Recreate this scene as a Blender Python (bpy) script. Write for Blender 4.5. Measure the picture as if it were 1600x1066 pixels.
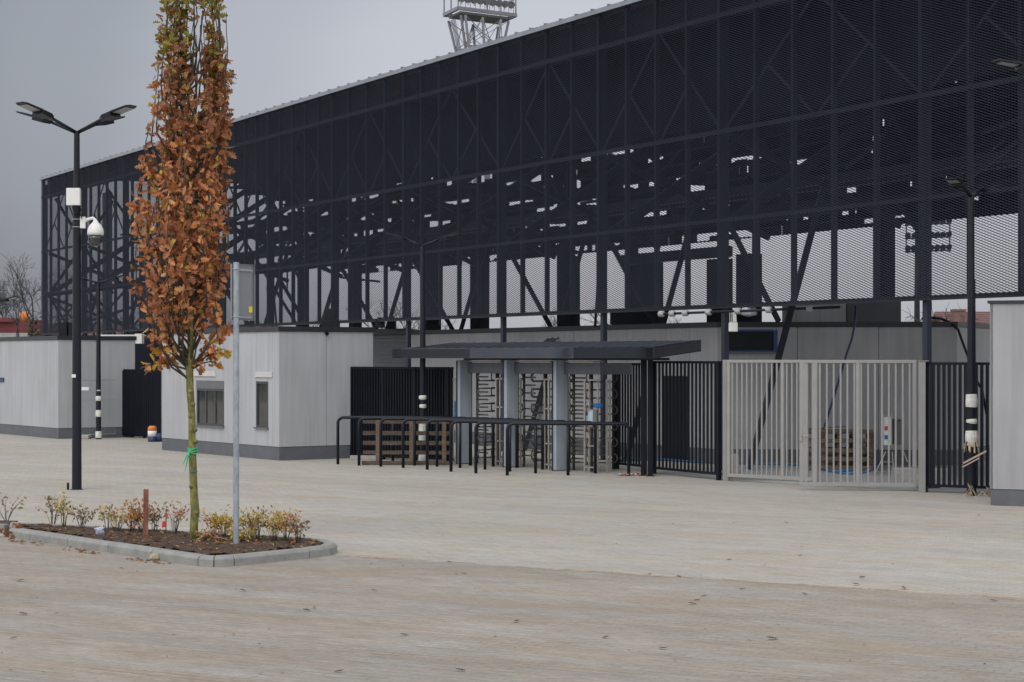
import bpy, math, random
import numpy as np
from mathutils import Vector, Matrix
R = math.radians
rnd = random.Random(7)
scene = bpy.context.scene
for o in list(bpy.data.objects): bpy.data.objects.remove(o)

# ------------------------------------------------------------ camera
cam_d = bpy.data.cameras.new('camera'); cam = bpy.data.objects.new('camera', cam_d)
scene.collection.objects.link(cam); scene.camera = cam
cam.location = (0, 0, 2.4); cam.rotation_euler = (R(90), 0, 0)
cam_d.sensor_width = 36; cam_d.lens = 67.5; cam_d.shift_y = 27/1600
cam_d.clip_start = .1; cam_d.clip_end = 3000
# ------------------------------------------------------------ world (overcast)
SUN_EL, SUN_AZ = 48, 205          # azimuth: clockwise from +Y
world = bpy.data.worlds.new('World'); scene.world = world; world.use_nodes = True
nt = world.node_tree; nt.nodes.clear()
N = nt.nodes.new; L = nt.links.new
out = N('ShaderNodeOutputWorld'); sky = N('ShaderNodeTexSky'); sky.sky_type = 'NISHITA'; sky.sun_disc = False
sky.sun_elevation = R(SUN_EL); sky.sun_rotation = R(SUN_AZ); sky.dust_density = 3
b1 = N('ShaderNodeBackground'); b1.inputs[1].default_value = .05
hs = N('ShaderNodeHueSaturation'); hs.inputs['Saturation'].default_value = .35
L(sky.outputs[0], hs.inputs['Color'])
tc = N('ShaderNodeTexCoord')
dist = N('ShaderNodeVectorMath'); dist.operation = 'DISTANCE'; dist.inputs[1].default_value = (.09, .99, .07)
L(tc.outputs['Generated'], dist.inputs[0])
ns = N('ShaderNodeTexNoise'); ns.inputs['Scale'].default_value = 5; ns.inputs['Detail'].default_value = 4
mp = N('ShaderNodeMapping'); mp.inputs['Scale'].default_value = (1, 1, 3); L(tc.outputs['Generated'], mp.inputs[0]); L(mp.outputs[0], ns.inputs[0])
ma = N('ShaderNodeMath'); ma.operation = 'MULTIPLY_ADD'; ma.inputs[1].default_value = .06; L(ns.outputs[0], ma.inputs[0]); L(dist.outputs['Value'], ma.inputs[2])
rp = N('ShaderNodeValToRGB'); rp.color_ramp.interpolation = 'EASE'
els = [(0.05, (.46, .465, .51)), (.19, (.40, .41, .455)), (.27, (.285, .297, .345)), (.35, (.17, .18, .215)), (.43, (.105, .113, .14)), (.6, (.30, .31, .34)), (.85, (1, 1, 1.02))]
cr = rp.color_ramp; cr.elements[0].position = els[0][0]; cr.elements[0].color = (*els[0][1], 1)
cr.elements[1].position = els[-1][0]; cr.elements[1].color = (*els[-1][1], 1)
for p, c in els[1:-1]:
    e = cr.elements.new(p); e.color = (*c, 1)
L(ma.outputs[0], rp.inputs[0])
b2 = N('ShaderNodeBackground'); L(rp.outputs[0], b2.inputs[0]); b2.inputs[1].default_value = .88
L(hs.outputs[0], b1.inputs[0])
ad = N('ShaderNodeAddShader'); L(b1.outputs[0], ad.inputs[0]); L(b2.outputs[0], ad.inputs[1]); L(ad.outputs[0], out.inputs[0])
sd = bpy.data.lights.new('sun', 'SUN'); sd.energy = .7; sd.angle = R(25); sd.color = (1, .97, .93)
sun = bpy.data.objects.new('sun', sd); scene.collection.objects.link(sun)
az = R(SUN_AZ); el = R(SUN_EL)
sdir = Vector((math.sin(az)*math.cos(el), math.cos(az)*math.cos(el), math.sin(el)))
sun.rotation_euler = sdir.to_track_quat('Z', 'Y').to_euler()
scene.view_settings.view_transform = 'Standard'; scene.view_settings.look = 'None'
scene.view_settings.exposure = 0; scene.view_settings.gamma = 1

# ------------------------------------------------------------ materials
def material(name):
    m = bpy.data.materials.new(name); m.use_nodes = True
    return m, m.node_tree, m.node_tree.nodes['Principled BSDF']
def mat(name, c, rough=.6, var=.12, scale=3, stretch=(1, 1, 1), metal=0, bump=0, bscale=40, spec=.5, c2=None, detail=5):
    m, t, p = material(name)
    tcn = t.nodes.new('ShaderNodeTexCoord'); mpn = t.nodes.new('ShaderNodeMapping'); mpn.inputs['Scale'].default_value = stretch
    n1 = t.nodes.new('ShaderNodeTexNoise'); n1.inputs['Scale'].default_value = scale; n1.inputs['Detail'].default_value = detail; n1.inputs['Roughness'].default_value = .6
    t.links.new(tcn.outputs['Object'], mpn.inputs[0]); t.links.new(mpn.outputs[0], n1.inputs[0])
    r = t.nodes.new('ShaderNodeValToRGB'); r.color_ramp.elements[0].position = .32; r.color_ramp.elements[1].position = .68
    c2 = c2 or tuple(min(1, v*(1+var)) for v in c); c1 = tuple(v*(1-var) for v in c)
    r.color_ramp.elements[0].color = (*c1, 1); r.color_ramp.elements[1].color = (*c2, 1)
    t.links.new(n1.outputs[0], r.inputs[0]); t.links.new(r.outputs[0], p.inputs['Base Color'])
    p.inputs['Roughness'].default_value = rough; p.inputs['Metallic'].default_value = metal
    p.inputs['Specular IOR Level'].default_value = spec
    if bump:
        n2 = t.nodes.new('ShaderNodeTexNoise'); n2.inputs['Scale'].default_value = bscale; n2.inputs['Detail'].default_value = 4
        t.links.new(tcn.outputs['Object'], n2.inputs[0])
        b = t.nodes.new('ShaderNodeBump'); b.inputs['Strength'].default_value = bump; b.inputs['Distance'].default_value = .01
        t.links.new(n2.outputs[0], b.inputs['Height']); t.links.new(b.outputs[0], p.inputs['Normal'])
    return m
M = {}
M['anthracite'] = mat('anthracite', (.022, .027, .043), .55, .2, 1.2, spec=.3)
M['steel_dark'] = mat('steel_dark', (.014, .017, .028), .55, .25, 1.5, spec=.25)
M['mesh'] = mat('mesh', (.025, .031, .049), .55, .15, 1, spec=.3)
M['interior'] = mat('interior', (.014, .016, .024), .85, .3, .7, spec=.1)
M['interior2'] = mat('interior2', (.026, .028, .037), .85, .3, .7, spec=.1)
M['black'] = mat('black', (.007, .009, .014), .5, .2, 2, spec=.25)
M['fence_black'] = mat('fence_black', (.006, .008, .014), .5, .2, 2, spec=.2)
M['lamp_black'] = mat('lamp_black', (.008, .010, .017), .42, .2, 2, spec=.3)
M['galv'] = mat('galv', (.30, .34, .38), .5, .22, 14, (1, 1, .5), .35)
M['sign_back'] = mat('sign_back', (.215, .228, .25), .45, .08, 3, (1, 1, .3), .3)
M['gate'] = mat('gate', (.285, .285, .28), .5, .07, 4)
M['roof_edge'] = mat('roof_edge', (.20, .22, .26), .4, .15, 2, metal=.3)
M['white'] = mat('white', (.72, .72, .70), .5, .06, 5)
M['dirty_white'] = mat('dirty_white', (.60, .60, .56), .7, .2, 12)
M['coping'] = mat('coping', (.018, .021, .030), .5, .2, 2)
M['plinth'] = mat('plinth', (.105, .112, .128), .7, .12, 3, bump=.2)
M['glass'] = mat('glass', (.015, .017, .021), .05, .3, 2.2, spec=1, c2=(.055, .058, .062))  # paler noise patches in the colour imitate reflections in the panes
M['frame'] = mat('frame', (.045, .047, .055), .5, .1, 3)
M['frame_light'] = mat('frame_light', (.12, .122, .13), .5, .1, 3)
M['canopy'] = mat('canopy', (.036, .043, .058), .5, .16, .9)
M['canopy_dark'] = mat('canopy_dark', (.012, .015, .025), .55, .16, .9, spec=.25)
M['canopy_roof'] = mat('canopy_roof', (.045, .052, .07), .4, .12, 2)
M['steel'] = mat('steel', (.36, .35, .32), .42, .15, 8, metal=.5)
M['steel_worn'] = mat('steel_worn', (.10, .095, .085), .5, .25, 8, metal=.3)
M['header'] = mat('header', (.095, .105, .13), .5, .12, 3)
M['blue'] = mat('blue', (.02, .12, .36), .45, .25, 12)
M['hose'] = mat('hose', (.03, .14, .30), .45, .2, 3)
M['hose_dark'] = mat('hose_dark', (.025, .045, .10), .45, .2, 3)
M['wood'] = mat('wood', (.15, .11, .08), .8, .35, 5, (1, 1, 6), bump=.3)
M['wood_dark'] = mat('wood_dark', (.095, .07, .055), .8, .35, 5, (1, 1, 6), bump=.3)
M['concrete'] = mat('concrete', (.34, .335, .32), .85, .15, 5, bump=.4)
M['kerb'] = mat('kerb', (.255, .258, .248), .85, .16, 6, bump=.5, bscale=60)
M['bark'] = mat('bark', (.165, .155, .05), .85, .62, 16, (1, 1, .45), bump=1, bscale=34, c2=(.25, .24, .075), detail=8)
M['bark_dark'] = mat('bark_dark', (.055, .045, .03), .85, .3, 8, (1, 1, .4), bump=.5)
M['far_bark'] = mat('far_bark', (.05, .047, .05), .9, .2, 2)
M['stake'] = mat('stake', (.23, .085, .055), .8, .45, 7, (1, 1, .5), bump=.4)
M['red_tape'] = mat('red_tape', (.55, .04, .04), .5, .1, 5)
M['green'] = mat('green', (.02, .42, .19), .5, .15, 20)
M['brick'] = mat('brick', (.19, .11, .095), .85, .25, 20)
M['roof_tile'] = mat('roof_tile', (.22, .135, .125), .8, .2, 8)
M['red_clad'] = mat('red_clad', (.14, .025, .03), .7, .15, 2)
M['orange'] = mat('orange', (.65, .20, .04), .5, .1, 8)
M['navy'] = mat('navy', (.02, .035, .10), .5, .1, 8)
M['yellow'] = mat('yellow', (.72, .60, .03), .5, .05, 8)
M['led'] = mat('led', (.28, .29, .28), .25, .2, 60)
M['conifer'] = mat('conifer', (.025, .04, .03), .9, .3, 6)
M['bush_far'] = mat('bush_far', (.05, .055, .035), .9, .4, 2)
M['grass'] = mat('grass', (.07, .085, .045), .95, .4, .5)
M['pinkred'] = mat('pinkred', (.6, .05, .09), .6, .1, 4)
M['louvre'] = mat('louvre', (.085, .09, .105), .55, .12, 3)
M['strip'] = mat('strip', (.52, .52, .52), .5, .08, 4)
M['sleeve'] = mat('sleeve', (.36, .36, .37), .5, .1, 9)
def wall_mat(name, c, k=.10):
    m, t, p = material(name)
    tcn = t.nodes.new('ShaderNodeTexCoord')
    def noise(sc, st, det=5):
        mpn = t.nodes.new('ShaderNodeMapping'); mpn.inputs['Scale'].default_value = st
        n = t.nodes.new('ShaderNodeTexNoise'); n.inputs['Scale'].default_value = sc; n.inputs['Detail'].default_value = det
        t.links.new(tcn.outputs['Object'], mpn.inputs[0]); t.links.new(mpn.outputs[0], n.inputs[0]); return n
    a = noise(9, (1, 1, .06)); b = noise(1.1, (1, 1, .8)); d = noise(60, (1, 1, 1), 2)
    def mad(x, mul, add):
        q = t.nodes.new('ShaderNodeMath'); q.operation = 'MULTIPLY_ADD'; t.links.new(x, q.inputs[0]); q.inputs[1].default_value = mul
        if isinstance(add, float): q.inputs[2].default_value = add
        else: t.links.new(add, q.inputs[2])
        return q.outputs[0]
    v = mad(a.outputs[0], k*3.2, 1-k*1.6-k*1.2-k*.4); v = mad(b.outputs[0], k*2.4, v); v = mad(d.outputs[0], k*.8, v)
    mx = t.nodes.new('ShaderNodeVectorMath'); mx.operation = 'SCALE'; mx.inputs[0].default_value = c; t.links.new(v, mx.inputs['Scale'])
    t.links.new(mx.outputs[0], p.inputs['Base Color']); p.inputs['Roughness'].default_value = .75
    return m
M['wall'] = wall_mat('wall_panel', (.385, .395, .415), .12)
M['wall2'] = wall_mat('wall_panel_dark', (.33, .335, .35), .13)
M['film'] = wall_mat('protective_film', (.325, .37, .425), .22)
def paving_mat(name, base, sand, amount, rot, mottle=.12):
    m, t, p = material(name); n = t.nodes.new; l = t.links.new
    tcn = n('ShaderNodeTexCoord'); mpn = n('ShaderNodeMapping'); mpn.inputs['Rotation'].default_value = (0, 0, rot)
    l(tcn.outputs['Object'], mpn.inputs[0])
    br = n('ShaderNodeTexBrick'); br.inputs['Scale'].default_value = 1; br.inputs['Brick Width'].default_value = .2; br.inputs['Row Height'].default_value = .1
    br.inputs['Mortar Size'].default_value = .009; br.inputs['Mortar Smooth'].default_value = .3
    br.inputs['Color1'].default_value = (1.06, 1.06, 1.06, 1); br.inputs['Color2'].default_value = (.94, .94, .94, 1); br.inputs['Mortar'].default_value = (.80, .77, .72, 1)
    l(mpn.outputs[0], br.inputs[0])
    def noise(sc, st, det=6, ro=.6):
        q = n('ShaderNodeMapping'); q.inputs['Scale'].default_value = st; l(mpn.outputs[0], q.inputs[0])
        w = n('ShaderNodeTexNoise'); w.inputs['Scale'].default_value = sc; w.inputs['Detail'].default_value = det; w.inputs['Roughness'].default_value = ro
        l(q.outputs[0], w.inputs[0]); return w.outputs[0]
    def ramp(x, a, b, ca, cb):
        r = n('ShaderNodeValToRGB'); r.color_ramp.elements[0].position = a; r.color_ramp.elements[1].position = b
        r.color_ramp.elements[0].color = (*ca, 1) if hasattr(ca, '__len__') else (ca, ca, ca, 1); r.color_ramp.elements[1].color = (*cb, 1) if hasattr(cb, '__len__') else (cb, cb, cb, 1)
        l(x, r.inputs[0]); return r.outputs[0]
    def mix(f, a, b, mode='MIX'):
        q = n('ShaderNodeMix'); q.data_type = 'RGBA'; q.blend_type = mode
        if isinstance(f, float): q.inputs[0].default_value = f
        else: l(f, q.inputs[0])
        for i, s in ((6, a), (7, b)):
            if hasattr(s, 'is_linked') or hasattr(s, 'node'): l(s, q.inputs[i])
            else: q.inputs[i].default_value = (*s, 1)
        return q.outputs[2]
    sandf = ramp(noise(.9, (.5, 2.2, 1)), .5-amount*.25, .72-amount*.2, 0, .85)
    c = mix(sandf, base, sand)
    wv = n('ShaderNodeTexWave'); wv.wave_type = 'BANDS'; wv.bands_direction = 'Y'; wv.inputs['Scale'].default_value = 2.3; wv.inputs['Distortion'].default_value = 5
    wv.inputs['Detail'].default_value = 3; wv.inputs['Detail Scale'].default_value = .25; l(mpn.outputs[0], wv.inputs[0])
    lines = ramp(wv.outputs['Fac'], .80, .97, 1, .78)
    msk = ramp(noise(1.1, (.5, 1.8, 1), 7, .75), .44, .60, 0, .9)
    c = mix(msk, c, lines, 'MULTIPLY')
    warp = ramp(noise(1.7, (.4, 1.5, 1), 6, .7), .42, .62, .12, 1)
    c = mix(warp, c, br.outputs[0], 'MULTIPLY')
    c = mix(.8, c, ramp(noise(.35, (.5, 1.6, 1), 4), .3, .7, 1-mottle*1.6, 1+mottle*.9), 'MULTIPLY')
    c = mix(.9, c, ramp(noise(9, (.5, 1.4, 1), 6, .75), .3, .7, 1-mottle*1.3, 1+mottle), 'MULTIPLY')
    c = mix(.9, c, ramp(noise(2.6, (.7, 1.4, 1), 6, .8), .34, .66, 1-mottle*1.3, 1+mottle), 'MULTIPLY')
    c = mix(.8, c, ramp(noise(30, (.6, 1.2, 1), 4, .8), .3, .72, .80, 1.14), 'MULTIPLY')
    c = mix(.7, c, ramp(noise(120, (1, 1, 1), 2), .3, .7, .85, 1.15), 'MULTIPLY')
    blot = ramp(noise(.8, (.9, 1.1, 1), 9, .8), .50, .66, 0, .55)
    c = mix(blot, c, tuple(v*.86 for v in sand))
    spot = ramp(noise(14, (.8, 1.2, 1), 6, .8), .62, .72, 0, .35)
    c = mix(spot, c, tuple(v*.5 for v in sand))
    stain = ramp(noise(1.6, (.5, 1.2, 1), 8, .8), .57, .74, 0, .75)
    c = mix(stain, c, tuple(v*.55 for v in sand))
    l(c, p.inputs['Base Color']); p.inputs['Roughness'].default_value = .9; p.inputs['Specular IOR Level'].default_value = .2
    b = n('ShaderNodeBump'); b.inputs['Strength'].default_value = .5; b.inputs['Distance'].default_value = .006
    l(br.outputs['Fac'], b.inputs['Height']); b.invert = True
    l(b.outputs[0], p.inputs['Normal'])
    return m
M['paving'] = paving_mat('plaza_paving', (.415, .40, .375), (.42, .37, .30), .25, R(33), .09)
M['paving_front'] = paving_mat('lane_paving', (.335, .316, .29), (.33, .275, .22), .35, R(29), .12)
def soil_mat():
    m, t, p = material('soil'); n = t.nodes.new('ShaderNodeTexVoronoi'); n.inputs['Scale'].default_value = 28
    tcn = t.nodes.new('ShaderNodeTexCoord'); t.links.new(tcn.outputs['Object'], n.inputs[0])
    r = t.nodes.new('ShaderNodeValToRGB'); cr = r.color_ramp
    cr.elements[0].color = (.035, .02, .015, 1); cr.elements[1].color = (.11, .07, .05, 1)
    s = t.nodes.new('ShaderNodeSeparateColor'); t.links.new(n.outputs['Color'], s.inputs[0]); t.links.new(s.outputs[0], r.inputs[0])
    t.links.new(r.outputs[0], p.inputs['Base Color']); p.inputs['Roughness'].default_value = .95
    b = t.nodes.new('ShaderNodeBump'); b.inputs['Distance'].default_value = .03; t.links.new(n.outputs['Distance'], b.inputs['Height']); t.links.new(b.outputs[0], p.inputs['Normal'])
    return m
M['soil'] = soil_mat()
def leaf_mat(name):
    m, t, p = material(name); a = t.nodes.new('ShaderNodeAttribute'); a.attribute_name = 'tint'
    t.links.new(a.outputs['Color'], p.inputs['Base Color']); p.inputs['Roughness'].default_value = .6
    tr = t.nodes.new('ShaderNodeBsdfTranslucent'); t.links.new(a.outputs['Color'], tr.inputs[0])
    ms = t.nodes.new('ShaderNodeMixShader'); ms.inputs[0].default_value = .3
    o = t.nodes['Material Output']; t.links.new(p.outputs[0], ms.inputs[1]); t.links.new(tr.outputs[0], ms.inputs[2]); t.links.new(ms.outputs[0], o.inputs[0])
    return m
M['leaf'] = leaf_mat('leaf')

# ------------------------------------------------------------ builders
class MB:
    def __init__(s): s.v = []; s.f = []; s.tint = []
    def add(s, vs, fs):
        b = len(s.v); s.v += [tuple(v) for v in vs]; s.f += [tuple(i+b for i in f) for f in fs]
    def obox(s, o, a, b, c):
        o = Vector(o); a = Vector(a); b = Vector(b); c = Vector(c)
        if a.cross(b).dot(c) < 0: o, a = o+a, -a
        s.add([o, o+a, o+a+b, o+b, o+c, o+a+c, o+a+b+c, o+b+c], [(0, 3, 2, 1), (4, 5, 6, 7), (0, 1, 5, 4), (1, 2, 6, 5), (2, 3, 7, 6), (3, 0, 4, 7)])
    def box(s, x0, y0, z0, x1, y1, z1): s.obox((x0, y0, z0), (x1-x0, 0, 0), (0, y1-y0, 0), (0, 0, z1-z0))
    def seg(s, p, q, w, h, z0=None, off=0):     # beam p->q, w horizontal thickness, h vertical thickness centred
        p = Vector(p); q = Vector(q); d = q-p
        up = Vector((0, 0, 1)) if abs(d.normalized().z) < .95 else Vector((0, 1, 0))
        sd_ = d.cross(up).normalized(); u2 = sd_.cross(d).normalized()
        s.obox(p-sd_*w/2-u2*h/2, d, sd_*w, u2*h)
    def tube(s, pts, r, n=8, cap=True):
        pts = [Vector(p) for p in pts]; rs = r if hasattr(r, '__len__') else [r]*len(pts)
        b = len(s.v); prev = None
        for i, p in enumerate(pts):
            d = (pts[min(i+1, len(pts)-1)]-pts[max(i-1, 0)]).normalized()
            if prev is None:
                x = d.orthogonal().normalized()
            else:
                x = (prev-d*prev.dot(d)); x = x.normalized() if x.length > 1e-6 else d.orthogonal().normalized()
            prev = x; y = d.cross(x)
            for k in range(n):
                a = 2*math.pi*k/n; s.v.append(tuple(p+(x*math.cos(a)+y*math.sin(a))*rs[i]))
        for i in range(len(pts)-1):
            for k in range(n):
                k2 = (k+1) % n; s.f.append((b+i*n+k, b+i*n+k2, b+(i+1)*n+k2, b+(i+1)*n+k))
        if cap:
            s.f.append(tuple(b+k for k in reversed(range(n)))); s.f.append(tuple(b+(len(pts)-1)*n+k for k in range(n)))
    def prism(s, poly, z0, z1):
        ar = sum(poly[i][0]*poly[(i+1) % len(poly)][1]-poly[(i+1) % len(poly)][0]*poly[i][1] for i in range(len(poly)))
        if ar < 0: poly = poly[::-1]
        n = len(poly); zt = z1 if hasattr(z1, '__len__') else [z1]*n
        s.add([(x, y, z0) for x, y in poly]+[(p[0], p[1], z) for p, z in zip(poly, zt)],
              [tuple(reversed(range(n))), tuple(range(n, 2*n))]+[(i, (i+1) % n, n+(i+1) % n, n+i) for i in range(n)])
    def lathe(s, c, prof, n=16, axis=None):
        c = Vector(c); b = len(s.v)
        for r, z in prof:
            for k in range(n):
                a = 2*math.pi*k/n; s.v.append((c.x+r*math.cos(a), c.y+r*math.sin(a), c.z+z))
        for i in range(len(prof)-1):
            for k in range(n):
                k2 = (k+1) % n; s.f.append((b+i*n+k, b+i*n+k2, b+(i+1)*n+k2, b+(i+1)*n+k))
        s.f.append(tuple(b+k for k in reversed(range(n)))); s.f.append(tuple(b+(len(prof)-1)*n+k for k in range(n)))
    def build(s, name, m, parent=None, smooth=False, bevel=0):
        me = bpy.data.meshes.new(name); me.from_pydata(s.v, [], s.f); me.update()
        me.materials.append(m)
        if smooth: me.shade_smooth()
        if s.tint:
            at = me.attributes.new('tint', 'FLOAT_COLOR', 'FACE')
            at.data.foreach_set('color', [c for t in s.tint for c in (*t, 1)])
        o = bpy.data.objects.new(name, me); scene.collection.objects.link(o)
        if parent is not None:
            o.parent = parent; o.matrix_parent_inverse = Matrix.Translation(-Vector(parent.location)) if True else None
        if bevel:
            b = o.modifiers.new('bevel', 'BEVEL'); b.width = bevel; b.segments = 2; b.limit_method = 'ANGLE'
        return o
def thing(name, label, cat, loc=(0, 0, 0), group=None):
    o = bpy.data.objects.new(name, None); scene.collection.objects.link(o); o.location = loc; o.empty_display_size = .2
    o['label'] = label; o['category'] = cat
    if group: o['group'] = group
    return o
def tag(o, label, cat, group=None):
    o['label'] = label; o['category'] = cat
    if group: o['group'] = group
    return o
def struct(o): o['kind'] = 'structure'; return o
def copy_thing(root, loc, label=None):
    r = root.copy(); scene.collection.objects.link(r); r.location = loc
    if label: r['label'] = label
    for ch in [c for c in root.children]:
        c = ch.copy(); scene.collection.objects.link(c); c.parent = r
        for g in ch.children:
            d = g.copy(); scene.collection.objects.link(d); d.parent = c
    return r
H0 = 2.4; F = 3000.; YH = 560.
def PX(x, y, Y): return Vector(((x-800)*Y/F, Y, H0-(y-YH)*Y/F))
def G(x, y): Y = F*H0/(y-YH); return Vector(((x-800)*Y/F, Y, 0))
def wx(x, Y): return (x-800)*Y/F
def wz(y, Y): return H0-(y-YH)*Y/F

# ------------------------------------------------------------ ground
b = MB(); b.add([(-900, -60, -.012), (900, -60, -.012), (900, 1500, -.012), (-900, 1500, -.012)], [(0, 1, 2, 3)])
struct(b.build('ground', M['grass']))
b = MB(); b.add([(-60, -20, 0), (60, -20, 0), (60, 100, 0), (-60, 100, 0)], [(0, 1, 2, 3)])
struct(b.build('plaza_paving', M['paving']))
e0 = G(517, 868); e1 = G(1600, 937)
sl = (e1.y-e0.y)/(e1.x-e0.x)
b = MB(); pl = [(e0.x, e0.y), (40, e0.y+sl*(40-e0.x)), (40, -18), (-45, -18), (-45, 26.2), (-6.9, 25.9), (-3.5, 22.1)]
b.add([(x, y, .004) for x, y in reversed(pl)], [tuple(range(len(pl)))])
struct(b.build('road_paving', M['paving_front']))
# sandy seam along the boundary
b = MB(); pts = []
r2 = random.Random(3); n = 70
for i in range(n+1):
    t = i/n; x = e0.x+.1+t*14; y = e0.y+sl*(x-e0.x)
    pts.append((x, y+r2.uniform(-.03, .05), (r2.uniform(.01, .12) if math.sin(i*.55)+r2.uniform(-.6, .6) > -.1 else .003), r2.uniform(.002, .010)))
vs = []; fs = []
for i, (x, y, w, h) in enumerate(pts):
    vs += [(x, y-w, .006), (x, y, .006+h), (x, y+w*.8, .006)]
    if i: k = 3*i; fs += [(k-3, k, k+1, k-2), (k-2, k+1, k+2, k-1)]
b.add(vs, fs)
M['sand'] = mat('sand', (.31, .255, .20), .95, .3, 9, bump=.5)
struct(b.build('sand_ridge', M['sand']))
# ------------------------------------------------------------ planting island
isl = [(-7.0, 26.75), (-6.75, 25.75), (-6.35, 25.25), (-3.62, 22.12), (-3.42, 22.02), (-3.2, 22.15), (-2.42, 23.0), (-2.2, 23.35), (-2.16, 23.75), (-2.3, 24.15), (-2.6, 24.45), (-3.5, 24.95)]
def inset(poly, d):
    n = len(poly); out = []
    ar = sum(poly[i][0]*poly[(i+1) % n][1]-poly[(i+1) % n][0]*poly[i][1] for i in range(n)); sg = 1 if ar > 0 else -1
    for i in range(n):
        p0, p1, p2 = Vector(poly[i-1]), Vector(poly[i]), Vector(poly[(i+1) % n])
        a = (p1-p0).normalized(); c = (p2-p1).normalized()
        na = Vector((-a.y, a.x))*sg; nc = Vector((-c.y, c.x))*sg; m_ = (na+nc).normalized()
        out.append(tuple(p1+m_*(d/max(.5, m_.dot(na)))))
    return out
b = MB()
inn = inset(isl, .15); bv = inset(isl, .03)
n = len(isl)
for i in range(n):
    if i == n-1: pass
    j = (i+1) % n
    P0, P1 = Vector(isl[i]), Vector(isl[j]); ln = (P1-P0).length; k = max(1, round(ln/1.0))
    for q in range(k):
        g = .006/ln; ta, tb = q/k+g, (q+1)/k-g
        l = lambda A, B, t: (A[0]+(B[0]-A[0])*t, A[1]+(B[1]-A[1])*t)
        hj = rnd.uniform(-.003, .003)
        prof = []
        for t in (ta, tb):
            oo = l(isl[i], isl[j], t); bb = l(bv[i], bv[j], t); ii = l(inn[i], inn[j], t)
            prof.append([(*oo, -.01), (*oo, .09+hj), (*bb, .125+hj), (*ii, .125+hj), (*ii, -.01)])
        vs = prof[0]+prof[1]
        b.add(vs, [(0, 5, 6, 1), (1, 6, 7, 2), (2, 7, 8, 3), (3, 8, 9, 4), (0, 1, 2, 3, 4), (9, 8, 7, 6, 5)])
# kerb running off to the left
P0, P1 = Vector((-6.95, 26.3)), Vector((-14, 27.8))
for q in range(7):
    a = P0+(P1-P0)*(q/7+.001); c = P0+(P1-P0)*((q+1)/7-.001); nn = Vector((.2, .98))*.15
    b.obox((a.x, a.y, -.01), (c.x-a.x, c.y-a.y, 0), (nn.x, nn.y, 0), (0, 0, .13))
struct(b.build('kerb', M['kerb'], bevel=.006))
b = MB(); step = .09; r3 = random.Random(5)
from mathutils import geometry
def inpoly(x, y, poly):
    c = False; n = len(poly)
    for i in range(n):
        x1, y1 = poly[i]; x2, y2 = poly[(i+1) % n]
        if (y1 > y) != (y2 > y) and x < (x2-x1)*(y-y1)/(y2-y1)+x1: c = not c
    return c
soil_o = inset(isl, .14)
gx0, gy0 = -7.3, 21.8; nx, ny = int(5.3/step), int(5.2/step); idx = {}
for j in range(ny):
    for i in range(nx):
        x, y = gx0+i*step, gy0+j*step
        if inpoly(x, y, soil_o):
            idx[i, j] = len(b.v); b.v.append((x+r3.uniform(-.02, .02), y+r3.uniform(-.02, .02), .10+r3.uniform(0, .045)))
for (i, j) in list(idx):
    if all(k in idx for k in ((i+1, j), (i, j+1), (i+1, j+1))): b.f.append((idx[i, j], idx[i+1, j], idx[i+1, j+1], idx[i, j+1]))
base = len(b.v); b.v += [(x, y, .114) for x, y in soil_o]; b.f.append(tuple(range(base, base+len(soil_o)))[::-1] if False else tuple(range(base, base+len(soil_o))))
struct(b.build('soil_bed', M['soil']))
b = MB(); q = [(-7.05, 26.47), (-14, 27.97), (-14, 28.8), (-7.0, 27.2)]
b.prism(q, 0, .1); struct(b.build('soil_strip', M['soil']))

# ------------------------------------------------------------ leaves
def oak_leaf(L_, W):
    pr = [(0, .02), (.14, .06), (.24, .36), (.31, .14), (.44, .52), (.52, .17), (.66, .54), (.74, .18), (.86, .30), (1, 0)]
    return [(t*L_, w*W) for t, w in pr]
def add_leaf(b, p, d, up, L_, W, col, simple=False, curl=.25):
    d = d.normalized(); sd_ = d.cross(up)
    if sd_.length < 1e-3: sd_ = d.orthogonal()
    sd_ = sd_.normalized(); nn = sd_.cross(d)
    pr = [(0, 0), (L_*.5, W*.5), (L_, 0)] if simple else oak_leaf(L_, W)
    base = len(b.v); mid = []; ll = []; rr = []
    for t, w in pr:
        u = t/L_; c = p+d*t-nn*(curl*L_*u*u)
        mid.append(c); ll.append(c+sd_*w+nn*w*.35); rr.append(c-sd_*w+nn*w*.35)
    n = len(pr); b.v += [tuple(v) for v in mid+ll+rr]
    for side in (n, 2*n):
        for i in range(n-1):
            f = [base+i, base+side+i, base+side+i+1, base+i+1]
            if side == 2*n: f.reverse()
            if simple:
                f = [base, base+side+1, base+2] if i == 0 else None
                if f is None: continue
            b.f.append(tuple(f)); b.tint.append(col)
def rv(r, k=1): return Vector((r.uniform(-k, k), r.uniform(-k, k), r.uniform(-k, k)))

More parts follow.
